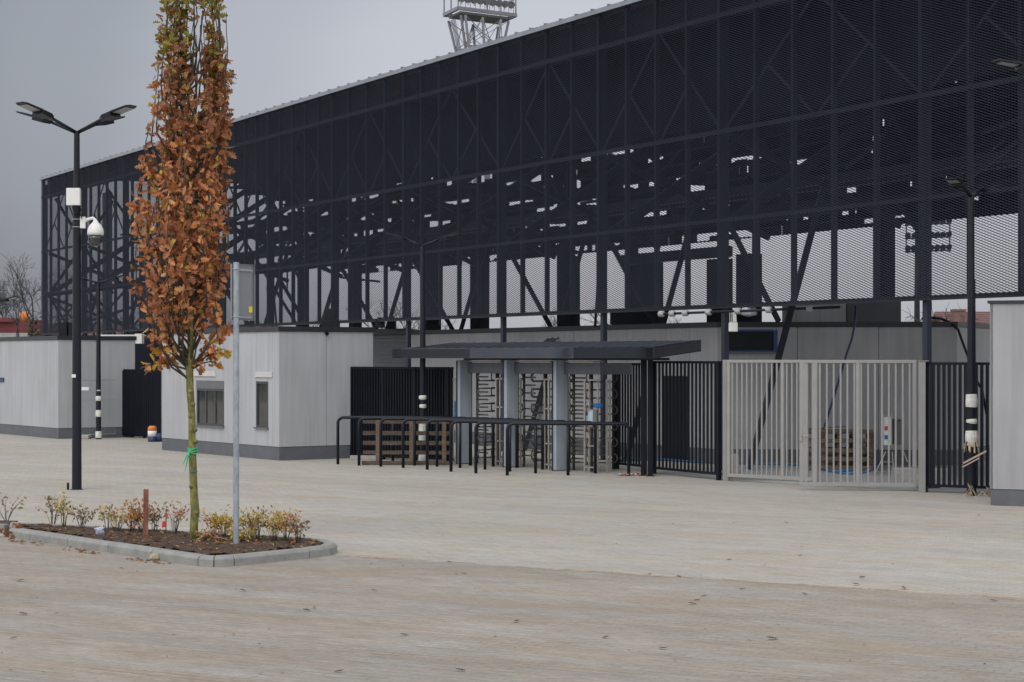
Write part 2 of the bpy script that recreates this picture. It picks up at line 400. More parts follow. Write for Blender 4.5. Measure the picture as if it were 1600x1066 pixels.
# ---- the autumn oak
def make_oak():
    r = random.Random(21); Yt = 24.3
    base = G(304, 856); base.y = Yt; base.x = wx(304, Yt)
    T = thing('oak_tree', 'slim young oak with rusty brown autumn leaves in the kerbed bed', 'tree', base)
    b = MB()
    tp = [(304, 862, .062), (303.5, 850, .054), (303, 820, .052), (305, 800, .056), (303, 770, .05), (301, 720, .049), (300, 690, .047), (300, 650, .045), (297, 610, .047), (296, 575, .048), (298, 540, .042), (297, 500, .037), (298, 430, .03), (296, 350, .024), (290, 260, .018), (285, 150, .012), (281, 40, .007), (280, -45, .004)]
    pts = [PX(x, y, Yt) for x, y, _ in tp]; pts[0].z = .06
    b.tube(pts, [q[2] for q in tp], 12)
    for (x, y) in ((308, 801), (305, 672), (298, 650), (302, 632), (300, 760), (306, 690), (298, 612), (302, 850)):   # knots
        c = PX(x, y, Yt); b.lathe(c+Vector((0, -.03, -.03)), [(.004, 0), (.028, .012), (.034, .03), (.026, .052), (.004, .065)], 8)
    b.build('trunk', M['bark'], T, True)
    zc = lambda z: z
    # crown half widths (x centre, half width) by height, in metres
    prof = [(2.0, 290, 60), (2.4, 286, 72), (2.75, 287, 74), (3.3, 286, 78), (4.0, 287, 76), (4.7, 286, 70), (5.2, 290, 66), (5.7, 296, 62), (6.2, 300, 60), (6.7, 302, 50), (7.0, 300, 44), (7.4, 300, 38)]
    def env(z):
        for a, c in zip(prof, prof[1:]):
            if a[0] <= z <= c[0]:
                k = (z-a[0])/(c[0]-a[0]); return wx(a[1]+(c[1]-a[1])*k, Yt), (a[2]+(c[2]-a[2])*k)*Yt/F
        return wx(300, Yt), .15
    bb = MB(); lf = MB()
    br = [(.34, .135, .062), (.42, .18, .08), (.27, .105, .05), (.20, .08, .045), (.46, .23, .12), (.33, .16, .09), (.52, .22, .07), (.38, .15, .07)]
    def colour(z):
        k = r.random()
        if z > 5.9 and k < (z-5.7)*.6: c = r.choice([(.40, .38, .08), (.30, .31, .06), (.48, .40, .08)])
        elif k < .035: c = r.choice([(.50, .36, .05), (.36, .32, .06)])
        elif z < 2.55 and k < .45: c = r.choice([(.46, .23, .03), (.42, .30, .05), (.36, .14, .03)])
        elif k > .93: c = (.38, .22, .11)
        else: c = r.choice(br)
        dk = 1.0 if z < 4.6 else max(.55, 1-(z-4.6)*.26)
        s = r.uniform(.7, 1.3)*dk*1.22
        return (c[0]*s*1.08, c[1]*s*1.02, c[2]*s*.9)
    def trunk_at(z):
        for p, q in zip(pts, pts[1:]):
            if p.z <= z <= q.z: return p.lerp(q, (z-p.z)/(q.z-p.z))
        return pts[-1]
    shoots = []
    def shoot(z0, az_, rad, top, w0=.014):
        s = trunk_at(z0); P = [s.copy()]; nseg = 9; wob = r.uniform(-.09, .11)
        for i in range(1, nseg+1):
            k = i/nseg; z = z0+(top-z0)*k**.9; cx, hw = env(z)
            rr = (min(rad, 1)*hw+wob*k)*min(1, (k*2.3)**.7)
            P.append(Vector((cx+math.cos(az_)*rr, Yt+math.sin(az_)*rr*.95, z))+rv(r, .02))
        return P
    for i in range(112):
        z0 = r.choice([r.uniform(2.0, 3.2), r.uniform(2.3, 5.3), r.uniform(3.2, 6.2)])
        az_ = r.uniform(0, 2*math.pi); rad = math.sqrt(r.uniform(.02, .95)); ln = r.uniform(.9, 2.2)
        shoots.append(shoot(z0, az_, rad, min(7.5, z0+ln)))
    for (zz, a_, rd, tp_) in ((4.2, 0, .62, 7.2), (4.4, .4, .75, 6.6), (4.6, -.3, .9, 6.75), (4.5, .2, .8, 6.9), (4.0, 0.1, .7, 7.6), (4.8, -.2, .7, 7.5), (4.4, .5, .95, 6.5), (4.2, 3.1, .5, 7.5), (4.5, 3.3, .5, 7.4), (4.6, 3.0, .7, 7.3), (4.7, 2.7, .6, 7.0), (4.5, 3.4, .4, 7.7), (4.7, 3.14, .25, 7.6)):
        shoots.append(shoot(zz, a_, rd, tp_))
    # low side sprays
    for (ex, ey, ez) in ((232, 572, 0), (262, 560, .1), (248, 545, -.1), (352, 545, 0), (340, 568, .05), (335, 535, -.1), (360, 512, .05), (240, 520, 0), (318, 575, -.1)):
        s = trunk_at(2.25); e_ = PX(ex, ey, Yt+ez); m_ = s.lerp(e_, .5)+Vector((0, 0, .05))
        shoots.append([s, s.lerp(m_, .6), m_, m_.lerp(e_, .5)+Vector((0, 0, .02)), e_])
    for P in shoots:
        n = len(P); bb.tube(P, [.013*(1-.8*i/(n-1))+.002 for i in range(n)], 5, False)
        L_tot = sum((P[i+1]-P[i]).length for i in range(n-1))
        cnt = int(L_tot*r.choice([6, 14, 28, 40])*(1 if P[-1].z < 5.8 else 1.15)) if n > 6 else int(L_tot*45)
        for k in range(cnt):
            t = r.uniform(.22, 1) if n > 6 else r.uniform(.5, 1.02)
            f_ = min(t*(n-1), n-1.001); i = int(f_); p = P[i].lerp(P[i+1], f_-i); dirn = (P[i+1]-P[i]).normalized()
            # gap between the two tops
            px = 800+F*p.x/p.y; py = YH-(p.z-H0)*F/p.y
            if 299 < px < 321 and 20 < py < 180 and r.random() < .97: continue
            if 340 < px and py < 85: continue
            if px < 245 and py < 60 and r.random() < .8: continue
            off = rv(r, .06 if n > 6 else .035); tw = p+off
            d = dirn*.25+rv(r, 1)+Vector((0, 0, -.2)); Ls = r.uniform(.07, .135)
            add_leaf(lf, tw, d, rv(r, 1), Ls, Ls*r.uniform(.6, .8), colour(p.z), curl=r.uniform(-.1, .55))
    bb.build('limbs', M['bark_dark'], T, True)
    lf.build('crown', M['leaf'], T)
    # green ribbon
    g = MB(); c = PX(301, 708, Yt)
    for k, zz in enumerate((.0, .03, .055)):
        g.tube([c+Vector((math.cos(a)*.056, math.sin(a)*.056, zz+.01*math.sin(a*2+k))) for a in [2*math.pi*i/12 for i in range(13)]], .009, 5)
    for dx, dz in ((-.05, -.26), (-.035, -.2), (-.075, -.17), (.0, -.14)):
        s = c+Vector((-.035, -.055, .03)); g.tube([s, s+Vector((dx*.4, -.02, dz*.4)), s+Vector((dx, -.01, dz))], [.01, .008, .004], 5)
    tag(g.build('ribbon', M['green']), 'green plastic ribbon tied round the oak trunk', 'ribbon')
    g = MB(); c = PX(302, 737, Yt)
    g.tube([c+Vector((math.cos(a)*.052, math.sin(a)*.052, .004*math.sin(a))) for a in [2*math.pi*i/12 for i in range(13)]], .005, 5)
    tag(g.build('cord', M['hose']), 'thin blue cord round the oak trunk under the green ribbon', 'cord')
make_oak()

# ---- shrubs
def make_shrub(x, ybase, Y, h, w, cols, seed, label, dens=1.):
    r = random.Random(seed); base = Vector((wx(x, Y), Y, .1))
    T = thing('shrub', label, 'shrub', base, 'low autumn shrubs in the kerbed bed')
    st = MB(); lf = MB()
    for i in range(int(10*dens)+5):
        a = r.uniform(0, 6.28); e = base+Vector((math.cos(a)*w*1.2*r.uniform(.15, 1), math.sin(a)*w*r.uniform(.15, 1), h*r.uniform(.55, 1)))
        m_ = base.lerp(e, .5)+Vector((math.cos(a)*-.02, 0, .05*h))
        P = [base+Vector((math.cos(a)*.02, math.sin(a)*.02, -.01)), m_, e]
        st.tube(P, [.004, .003, .0015], 4, False)
        for k in range(int(5.5*dens)+2):
            t = r.uniform(.3, 1)**.6*1.03; p = P[1].lerp(e, (t-.5)*2) if t > .5 else P[0].lerp(P[1], t*2)
            c = r.choice(cols); s = r.uniform(.7, 1.2)
            add_leaf(lf, p+rv(r, .05), rv(r, 1)+Vector((0, 0, .3)), rv(r, 1), r.uniform(.04, .07), .032, tuple(v*s for v in c), True)
    st.build('stems', M['bark_dark'], T); lf.build('foliage', M['leaf'], T)
yl = [(.62, .50, .10), (.58, .46, .14), (.52, .30, .08), (.42, .36, .16)]
rd = [(.50, .20, .12), (.50, .33, .12), (.6, .40, .08), (.40, .18, .12)]
dr = [(.26, .18, .10), (.30, .22, .12), (.20, .14, .09), (.36, .24, .08)]
SH = [(10, 27.2, .42, .28, dr, .4, 'sparse brown shrub at the left edge of the photo, behind the kerb'),
      (82, 26.4, .40, .20, dr, .8, 'leftmost shrub of the kerbed bed, tall thin dry stems'),
      (100, 26.0, .44, .16, yl, .7, None), (128, 25.9, .32, .2, dr, .8, None), (168, 25.6, .38, .24, dr, .4, 'nearly leafless shrub behind the white scrap in the bed'),
      (182, 25.3, .32, .2, yl, 1, None), (204, 25.2, .36, .2, rd, 1, None), (222, 25.15, .42, .22, rd, 1.4, 'orange leaved shrub behind the red wooden stake'),
      (242, 25.1, .38, .15, dr, .8, None), (272, 25.0, .42, .2, rd, .7, 'reddish thin shrub beside the small marker stick'),
      (335, 24.7, .36, .22, rd, 1, 'shrub directly right of the oak trunk'), (352, 24.4, .36, .2, yl, 1.4, None), (392, 24.4, .36, .2, yl, 1.3, 'yellow shrub just right of the sign pole'),
      (404, 24.1, .40, .18, dr, .8, None), (428, 24.0, .42, .2, yl, 1.4, None), (446, 23.9, .40, .18, rd, 1, None), (466, 23.8, .34, .16, dr, .9, 'rightmost shrub, near the rounded kerb end'), (375, 23.9, .2, .2, yl, 1, None), (322, 24.0, .15, .2, rd, .6, None)]
for i, (x, Y, h, w, c, dn, lb) in enumerate(SH):
    make_shrub(x, 0, Y, h, w, c, 40+i, lb or 'low spindly shrub with sparse yellow and red leaves in the kerbed bed', dn)
# fallen leaves
lf = MB(); r = random.Random(9)
for i in range(230):
    while True:
        x, y = r.uniform(-6.8, -2.2), r.uniform(22.2, 26.5)
        if inpoly(x, y, inset(isl, .2)): break
    c = r.choice(br_ := [(.20, .075, .03), (.30, .14, .05), (.14, .06, .03), (.45, .33, .06), (.33, .22, .12)])
    add_leaf(lf, Vector((x, y, .135)), Vector((r.uniform(-1, 1), r.uniform(-1, 1), r.uniform(0, .3))), Vector((0, 0, 1))+rv(r, .4), r.uniform(.05, .11), r.uniform(.03, .06), c, r.random() < .5)
o = lf.build('bed_leaf_litter', M['leaf']); o['kind'] = 'stuff'; o['label'] = 'fallen leaves lying on the dark soil of the bed'; o['category'] = 'leaves'
lf = MB()
def ground_leaf(x, y, s=1.):
    p = G(x, y)+Vector((0, 0, .012)); c = r.choice([(.12, .06, .03), (.20, .085, .035), (.07, .05, .035), (.16, .10, .05)])
    add_leaf(lf, p, Vector((r.uniform(-1, 1), r.uniform(-.5, .5), 0)), Vector((0, 0, 1))+rv(r, .3), .085*s, .05*s, c, False, curl=-.15)
for x, y, s in [(385, 925, 1), (492, 950, 1.1), (486, 956, 1), (810, 972, 1.2), (640, 994, 1), (1052, 820, .8), (1232, 818, .9), (1090, 946, 1.1), (1082, 940, 1), (1094, 934, .9), (1342, 904, 1.2), (1345, 915, 1.1), (1414, 922, 1.3), (1218, 1000, 1.5), (1028, 1015, 1), (1560, 941, 1), (708, 880, 1), (590, 924, .8), (1527, 806, .9), (1133, 877, 1), (1065, 903, .9), (1019, 899, .8), (730, 898, .7), (170, 838, .8), (940, 999, .9), (520, 1052, 1), (1154, 922, .9), (186, 889, .9), (14, 1000, .9), (730, 1050, 1.1), (44, 962, 1.1), (25, 909, 1.3), (1263, 930, 1), (1246, 870, .8)]:
    ground_leaf(x, y, s)
for i in range(150):
    x, y = r.uniform(0, 1600), 770+290*r.random()**1.3
    if 30 < x < 520 and y < 890: continue
    ground_leaf(x, y, r.uniform(.15, .5))
for i in range(170):   # drift against kerb
    t = r.random(); p = Vector((-6.5, 25.25, 0)).lerp(Vector((-3.5, 21.95, 0)), t)+Vector((-.1*r.random()-.02, -.2*r.random(), .012+.03*r.random()*(1-t)))
    if 6*t % 2 < 1.1: add_leaf(lf, p, Vector((r.uniform(-1, 1), r.uniform(-1, 1), r.uniform(-.1, .2))), Vector((0, 0, 1))+rv(r, .5), .06, .04, r.choice([(.22, .10, .04), (.3, .15, .06), (.16, .08, .04)]), r.random() < .5)
for i in range(60):
    add_leaf(lf, G(25, 838)+Vector((r.gauss(0, .13), r.gauss(-.1, .08), .02+.1*r.random())), rv(r), rv(r), .1, .07, r.choice([(.30, .11, .03), (.22, .08, .03)]))
o = lf.build('fallen_leaves', M['leaf']); o['kind'] = 'stuff'; o['label'] = 'brown fallen leaves scattered over the paving'; o['category'] = 'leaves'
# litter in the bed
b = MB(); c = PX(156, 838, 24.7); c.z = .13
b.lathe(c, [(.03, 0), (.05, .03), (.065, .06), (.05, .085), (.02, .09)], 9); o = b.build('plastic_scrap', mat('plastic_scrap', (.42, .45, .60), .4, .3, 15))
for v in o.data.vertices: v.co.x += rnd.uniform(-.03, .03); v.co.z += rnd.uniform(-.01, .01)
tag(o, 'crumpled pale blue plastic scrap lying on the soil', 'litter')
b = MB(); p = G(228, 852); Y = 24.5; x = wx(228, Y)
b.obox((x-.032, Y-.025, .05), (.064, .01, 0), (-.01, .05, 0), (.006, 0, .68)); tag(b.build('survey_stake', M['stake'], bevel=.004), 'square red painted wooden stake standing in the bed', 'stake')
T = thing('marker_stick', 'thin dark stick with a red tape tag in the bed', 'stick', (wx(259, 24.7), 24.7, .1))
b = MB(); x = wx(259, 24.7); b.tube([(x, 24.7, .08), (x+.005, 24.7, .46)], .008, 6); b.build('stick', M['bark_dark'], T)
b = MB(); b.obox((x-.05, 24.69, .22), (.05, 0, .01), (.0, .004, 0), (.01, 0, .08)); b.obox((x-.02, 24.685, .36), (.04, 0, 0), (0, .004, 0), (0.01, 0, .05)); b.build('tape', M['red_tape'], T)
b = MB(); c = G(242, 876); b.lathe(c+Vector((0, 0, .0)), [(.05, 0), (.075, .03), (.06, .07), (.02, .09)], 8); o = b.build('stone', mat('limestone', (.36, .31, .22), .9, .2, 10)); tag(o, 'small beige stone resting against the kerb front', 'stone')

# ------------------------------------------------------------ sign seen from behind
Y = 23.6; sx = wx(369, Y)
T = thing('road_sign', 'back of a grey metal road sign on a galvanised pole', 'sign', (sx, Y, 0))
b = MB(); b.tube([(sx, Y, .05), (sx, Y, 3.57)], .036, 20); b.tube([(sx, Y, 3.57), (sx, Y, 3.58)], .038, 20); b.build('pole', M['galv'], T, False)
dv = Vector((.40, .80, 0)).normalized()      # sign plate direction
zt, zb = 3.565, 2.87
b = MB(); o0 = Vector((sx, Y-.0, 0))-dv*.12+Vector((-.0, -.06, 0)); nv = Vector((dv.y, -dv.x, 0))
dv = Vector((.52, .854, 0)); nv = Vector((.854, -.52, 0))
# plate 0.6 m wide turned from the camera, folded rim
c0 = Vector((sx-.045, Y+.05, 0))-dv*.03
c0 = Vector((wx(360.5, Y), Y, 0))
wd = .44
b.obox(c0+Vector((0, 0, zb)), dv*wd, -nv*.004, Vector((0, 0, zt-zb)))
b.obox(c0+Vector((0, 0, zb)), dv*wd, nv*.022, Vector((0, 0, .006))); b.obox(c0+Vector((0, 0, zt-.006)), dv*wd, nv*.022, Vector((0, 0, .006)))
b.obox(c0+Vector((0, 0, zb)), dv*.006, nv*.022, Vector((0, 0, zt-zb))); b.obox(c0+dv*(wd-.006)+Vector((0, 0, zb)), dv*.006, nv*.022, Vector((0, 0, zt-zb)))
b.build('sign_plate', M['sign_back'], T)
b = MB()
for zz in (zb+.04, zt-.07):
    b.tube([(sx+math.cos(a)*.041, Y+math.sin(a)*.041, zz) for a in [i*math.pi/6 for i in range(13)]], .008, 6)
    b.obox(c0+dv*.05+nv*.004+Vector((0, 0, zz-.015)), dv*(wd-.1), nv*.02, Vector((0, 0, .025)))
b.build('clamp', M['galv'], T)
b = MB(); b.obox(c0+dv*.345+nv*.002+Vector((0, 0, zb+.10)), dv*.07, nv*.002, Vector((0, 0, .075))); ss = b.build('sticker', M['yellow'], T); ss['label'] = 'small yellow sticker on the plate back'

# ------------------------------------------------------------ street lamps
def lamp(label, x, Y, zt, azs, arm, head, r0, r1, tilt=20, armtilt=28, step_at=None, hw=.13):
    X = wx(x, Y); T = thing('street_lamp', label, 'street lamp', (X, Y, 0), 'LED street lamps on black poles')
    b = MB(); sz = step_at or zt*.72
    b.tube([(X, Y, 0), (X, Y, sz)], [r0, r0*.80], 20); b.tube([(X, Y, sz-.02), (X, Y, sz), (X, Y, zt)], [r0*.85, r1*1.1, r1], 18)
    b.tube([(X, Y, 0), (X, Y, .012)], [r0*1.25]*2, 20)
    b.build('pole', M['lamp_black'], T, False)
    for a in azs:
        d = Vector((math.cos(R(a)), math.sin(R(a)), 0)); s = Vector((-d.y, d.x, 0))
        p0 = Vector((X, Y, zt-.03)); p1 = p0+d*arm*math.cos(R(armtilt))+Vector((0, 0, arm*math.sin(R(armtilt))))
        b = MB(); b.tube([p0, p1], [.032, .028], 12); ar = b.build('arm', M['lamp_black'], T, True)
        hd = d*math.cos(R(tilt))+Vector((0, 0, math.sin(R(tilt)))); up = s.cross(hd)*-1
        if up.z < 0: up = -up
        b = MB()
        # driver housing then thin led blade, tapered outline
        def slab(t0, t1, w0, w1, h0, h1, lo=0):
            A = [p1+hd*t0-s*w0+up*lo, p1+hd*t0+s*w0+up*lo, p1+hd*t1+s*w1+up*lo, p1+hd*t1-s*w1+up*lo]
            B = [p1+hd*t0-s*w0+up*(h0+lo), p1+hd*t0+s*w0+up*(h0+lo), p1+hd*t1+s*w1+up*(h1+lo), p1+hd*t1-s*w1+up*(h1+lo)]
            b.add(A+B, [(3, 2, 1, 0), (4, 5, 6, 7), (0, 1, 5, 4), (1, 2, 6, 5), (2, 3, 7, 6), (3, 0, 4, 7)])
        slab(-.02, head*.12, .05, hw*.8, .06, .07, -.03); slab(head*.12, head*.42, hw*.8, hw, .09, .08, -.05); slab(head*.42, head*.9, hw, hw*.92, .035, .03); slab(head*.9, head, hw*.92, hw*.6, .03, .02)
        hd_o = b.build('lamp_head', M['lamp_black'], T, False, .006)
        b = MB(); A = p1+hd*head*.46-up*.004
        b.add([A-s*hw*.82, A+s*hw*.82, A+hd*head*.42+s*hw*.78, A+hd*head*.42-s*hw*.78], [(3, 2, 1, 0)])
        q = b.build('led_panel', M['led'], hd_o)
        q.matrix_parent_inverse = Matrix.Translation((0, 0, 0)); q.matrix_parent_inverse = hd_o.matrix_parent_inverse.inverted() @ hd_o.matrix_parent_inverse
    return T, X
LT, lx = lamp('tall black four headed lamp post left of the oak, with camera', 120, 35.1, 6.55, [160, 229, 336, 62], .60, .72, .088, .052, 16, 22, 5.45, hw=.165)
LY = 35.1
b = MB(); b.box(lx-.16, LY-.16, wz(322, LY), lx+.09, LY-.07, wz(295, LY)); tag(b.build('junction_box', M['white'], bevel=.012), 'white box fixed high on the tall four headed lamp post', 'box')
b = MB(); b.tube([(lx, LY-.1, wz(323, LY)), (lx+.02, LY-.1, wz(336, LY))], [.07, .05], 8); b.tube([(lx+.06, LY-.08, wz(322, LY)), (lx+.12, LY-.1, wz(332, LY)), (lx+.1, LY-.09, wz(342, LY))], .012, 6)
b.build('cable_bundle', M['black'], LT)
T = thing('security_camera', 'white dome security camera bracketed to the tall lamp post', 'camera', (lx, LY, wz(355, LY)))
b = MB(); b.box(lx+.07, LY-.06, wz(357, LY), lx+.16, LY+.04, wz(339, LY))
b.tube([(lx+.12, LY, wz(347, LY)), (lx+.2, LY-.01, wz(343, LY)), (lx+.30, LY-.03, wz(341, LY)), (lx+.345, LY-.04, wz(344, LY)), (lx+.35, LY-.04, wz(350, LY))], [.035, .03, .028, .03, .035], 12)
b.build('bracket', M['white'], T, bevel=.006)
c = Vector((lx+.35, LY-.04, wz(368, LY)))
b = MB(); b.lathe(c, [(.145, 0), (.15, .05), (.14, .12), (.10, .19), (.05, .24), (.04, .27)], 24); b.build('housing', M['white'], T, True)
b = MB(); b.lathe(c+Vector((0, 0, -.20)), [(.02, 0), (.075, .012), (.115, .07), (.128, .14), (.128, .2)], 24); b.build('dome', M['glass'], T, True)
b = MB()
for zz in (wz(343, LY), wz(355, LY)):
    b.tube([(lx+math.cos(a)*.085, LY+math.sin(a)*.085, zz) for a in [i*math.pi/8 for i in range(17)]], .007, 5)
b.build('strap', M['steel'], T)
b = MB(); b.box(lx-.075, LY-.092, wz(590, LY), lx+.0, LY-.086, wz(585, LY)); b.build('sticker', M['white'], LT)
b = MB(); b.tube([(lx-.15, LY-.05, 0), (lx-.15, LY-.05, .13)], .022, 8); tag(b.build('cable_stub', M['black']), 'short black cable duct stub beside the tall lamp foot', 'duct')

def wraps(T, x, Y, r_, lst, m='dirty_white'):
    X = wx(x, Y)
    for y0, y1, k in lst:
        b = MB()
        za, zb_ = wz(y1, Y), wz(y0, Y); n = 14; z = (za, za+(zb_-za)*.4, zb_)
        b.tube([(X, Y, z[0]), (X+.003, Y-.003, z[1]), (X, Y, z[2])], [r_*k*1.05, r_*k*1.12, r_*k], n)
        b.build('protective_wrap', M[m], T)
T2, _ = lamp('slim two headed lamp in front of the left pale hut', 154, 57.0, wz(441, 57.), [168, -12], .40, .50, .075, .045, 12, 16)
wraps(T2, 154, 57., .075, [(609, 611, .85), (619, 626, 1.15), (641, 651, 1.15), (674, 684, 1.2)])
T3, _ = lamp('slim two headed lamp rising behind the wooden pallet', 660.5, 44.3, wz(383, 44.3), [168, -10], .42, .50, .078, .045, 17, 22)
wraps(T3, 660.5, 44.3, .078, [(660, 688, 1.15), (706, 721, 1.15), (618, 624, 1.08), (632, 637, .98)])
T4, x4 = lamp('two headed lamp by the right black fence with torn wrapping', 1518, 33.6, wz(305, 33.6), [228, 40], .38, .45, .085, .05, 12, 25, hw=.13)
wraps(T4, 1518, 33.6, .085, [(616, 636, 1.13), (655, 661, 1.02), (673, 690, 1.2)])
b = MB(); r = random.Random(2)
for k in range(26):
    a = r.uniform(0, 6.28); z0 = wz(690, 33.6); X = wx(1518, 33.6)
    p = Vector((X+math.cos(a)*.1, 33.6+math.sin(a)*.1, z0)); q = p+Vector((math.cos(a)*.04*r.random(), math.sin(a)*.04*r.random(), -r.uniform(.04, .2)))
    b.obox(p, q-p, Vector((-math.sin(a), math.cos(a), 0))*.03, Vector((math.cos(a), math.sin(a), 0))*.003)
for k in range(14):
    a = r.uniform(0, 6.28); rr = r.uniform(.1, .5); p = Vector((X+math.cos(a)*rr+.1, 33.3+math.sin(a)*rr*.5-.05, .01)); b.tube([p, p+rv(r, .1)*1.0+Vector((0, 0, .11)), p+Vector((r.uniform(-.15, .15), .05, .01))], .008, 4)
b.build('torn_wrap', mat('torn_paper', (.42, .36, .26), .8, .3, 9), T4)
b = MB(); b.seg(PX(1505, 724, 33.45), PX(1541, 705, 33.3), .02, .03); b.seg(PX(1504, 730, 33.45), PX(1530, 716, 33.3), .015, .02); b.build('wooden_slat', mat('slat', (.45, .36, .30), .8, .1, 5), T4)
lamp('lamp standing outside the right edge, one head reaching in', 1668, 26.0, wz(118, 26), [188, 8, 98, -82], .45, .62, .088, .052, 8, 14)
lamp('lamp standing outside the left edge, one dark head reaching in', -22, 50., wz(478, 50), [-5, 175], .4, .5, .075, .045, 15, 20)

# ------------------------------------------------------------ pale panelled huts
def panel_building(name, label, poly, H, joints, windows=(), m='wall', zp=.32, cop=.12, cat='hut', doors=()):
    """poly: footprint, edge i from poly[i] to poly[i+1]; joints[i]=list of panel boundaries (m) or None (plain)."""
    n = len(poly); cx = sum(p[0] for p in poly)/n; cy = sum(p[1] for p in poly)/n
    T = thing(name, label, cat, (cx, cy, 0)); b = MB(); dk = MB()
    dk.prism(inset(poly, .06), .02, H-.05); dk.build('core', M['interior'], T)
    for i in range(n):
        a = Vector(poly[i]); c = Vector(poly[(i+1) % n]); ln = (c-a).length; d = (c-a)/ln
        nrm = Vector((d.y, -d.x));
        if nrm.dot(Vector((cx, cy))-a) > 0: nrm = -nrm
        js = joints[i] or [0, ln]
        ws = [w for w in windows if w[0] == i]
        for u0, u1 in zip(js, js[1:]):
            g = .005 if joints[i] else 0
            spans = [(zp, H-cop)]
            for w in ws:
                if w[1] < (u0+u1)/2 < w[2]: spans = [(zp, w[3]), (w[4], H-cop)]
            for z0, z1 in spans:
                p = a+d*(u0+g); b.obox((p.x, p.y, z0), (d.x*(u1-u0-2*g), d.y*(u1-u0-2*g), 0), (-nrm.x*.05, -nrm.y*.05, 0), (0, 0, z1-z0))
    b.build('wall', M[m], T, bevel=.003)
    b = MB(); b.prism(inset(poly, .012), 0, zp-.006); b.build('plinth', M['plinth'], T)
    b = MB(); b.prism(inset(poly, -.035), H-cop+.004, H); b.build('coping', M['coping'], T)
    for (i, u0, u1, z0, z1, shutter, bars) in windows:
        a = Vector(poly[i]); c = Vector(poly[(i+1) % n]); d = (c-a).normalized(); nrm = Vector((d.y, -d.x))
        if nrm.dot(Vector((cx, cy))-a) > 0: nrm = -nrm
        d3 = Vector((d.x, d.y, 0)); n3 = Vector((nrm.x, nrm.y, 0)); A = Vector((a.x, a.y, 0))
        W = MB(); fw = .055
        def rect(uu0, uu1, zz0, zz1, dep0, dep1, mb): mb.obox(A+d3*uu0-n3*dep1+Vector((0, 0, zz0)), d3*(uu1-uu0), n3*(dep1-dep0), Vector((0, 0, zz1-zz0)))
        zt_ = z1-shutter
        rect(u0, u1, z0, z0+fw, -.0, .055, W); rect(u0, u1, zt_-fw, zt_, 0, .055, W); rect(u0, u0+fw, z0+fw, zt_-fw, 0, .055, W); rect(u1-fw, u1, z0+fw, zt_-fw, 0, .055, W)
        for k in range(1, bars+1):
            uc = u0+(u1-u0)*k/(bars+1); rect(uc-.02, uc+.02, z0+fw, zt_-fw, .01, .05, W)
        wf = W.build('window', M['frame'], T)
        g = MB(); rect(u0+fw, u1-fw, z0+fw, zt_-fw, .03, .036, g); q = g.build('pane', M['glass'], wf); q.matrix_parent_inverse = Matrix()
        s = MB(); rect(u0-.03, u1+.03, z0-.035, z0, -.06, .05, s); q = s.build('sill', M['frame_light'], wf); q.matrix_parent_inverse = Matrix()
        if shutter:
            s = MB(); rect(u0, u1, zt_, z1, -.01, .05, s); q = s.build('shutter_box', M['frame_light'], wf); q.matrix_parent_inverse = Matrix()
        wf['_w'] = 1
        for q in wf.children: q.matrix_parent_inverse = wf.matrix_parent_inverse.inverted() @ Matrix.Translation(-Vector(T.location)) if False else Matrix()
    return T
kc = Vector((-5.46, 45.0)); dl = Vector((-.575, .818)); dr_ = Vector((.818, .575))
def quad(c, a, la, b_, lb): return [tuple(c), tuple(c+b_*lb), tuple(c+b_*lb+a*la), tuple(c+a*la)]
kp = quad(kc, dl, 6.48, dr_, 2.566)
# edges: 0 corner->right, 1 back right, 2 back, 3 far-left->corner (reverse of left face)
Lk = 6.48; lj = sorted([Lk-v for v in (0, .317, .54, 1.16, 2.0, 2.85, 4.39, 5.3, 6.48)])
KT = panel_building('ticket_hut', 'pale grey panelled hut with two windows behind the oak tree', kp, 3.15,
    [[0, 1.27, 2.566], None, None, lj], [(3, Lk-1.16, Lk-.54, .755, 1.85, 0, 0), (3, Lk-4.39, Lk-2.85, .72, 1.84, .2, 2)])
def on_left(u, z, off=0): p = kc+dl*u; return Vector((p.x-.818*off, p.y-.575*off, z))
for u0, u1 in ((.317, 1.16), (3.3, 4.5)):
    b = MB(); b.obox(on_left(u0, 1.95, .0), on_left(u1, 0)-on_left(u0, 0), Vector((-.818, -.575, 0))*.03, (0, 0, .13)); b.build('name_strip', M['strip'], KT)
ob = MB(); p = kc+dr_*1.27; ob.tube([(p.x+.03, p.y-.08, 2.98), (p.x-.02, p.y+.05, 3.04)], .045, 8); ob.build('spout', M['black'], KT)
# roof equipment on hut
def roof_unit(x0, x1, y0, y1, Y, label, base=True, m='black'):
    b = MB(); b.box(wx(x0, Y), Y, wz(y1, Y), wx(x1, Y), Y+.5, wz(y0, Y)); mx = (x0+x1)/2
    b.box(wx(x0+3, Y), Y+.05, wz(y0, Y), wx(x1-3, Y), Y+.45, wz(y0-2, Y))
    if base: b.box(wx(x0-4, Y), Y-.1, 3.154, wx(x1+4, Y), Y+.6, wz(y1, Y))
    tag(b.build('ventilator', M[m], bevel=.01), label, 'ventilator')
roof_unit(507, 524, 484, 500, 47.5, 'black square ventilator on the roof of the windowed hut')
roof_unit(586, 600, 498, 512, 56, 'small black ventilator left on the grey louvred block', False)
roof_unit(606, 618, 496, 514, 57, 'taller black ventilator right on the grey louvred block', False)
roof_unit(668, 686, 492, 508, 60, 'dark roof fan seen behind the steel strut, left', False)
lc = Vector((-13.5, 57.1)); lp = quad(lc, dl, 14, dr_, 2.46)
jl = sorted([14-v for v in [0]+[.9*k+.3 for k in range(15)]+[14]])
LTb = panel_building('service_hut', 'long pale panelled hut at the left edge of the photo', lp, 3.07, [[0, 1.2, 2.46], None, None, jl])
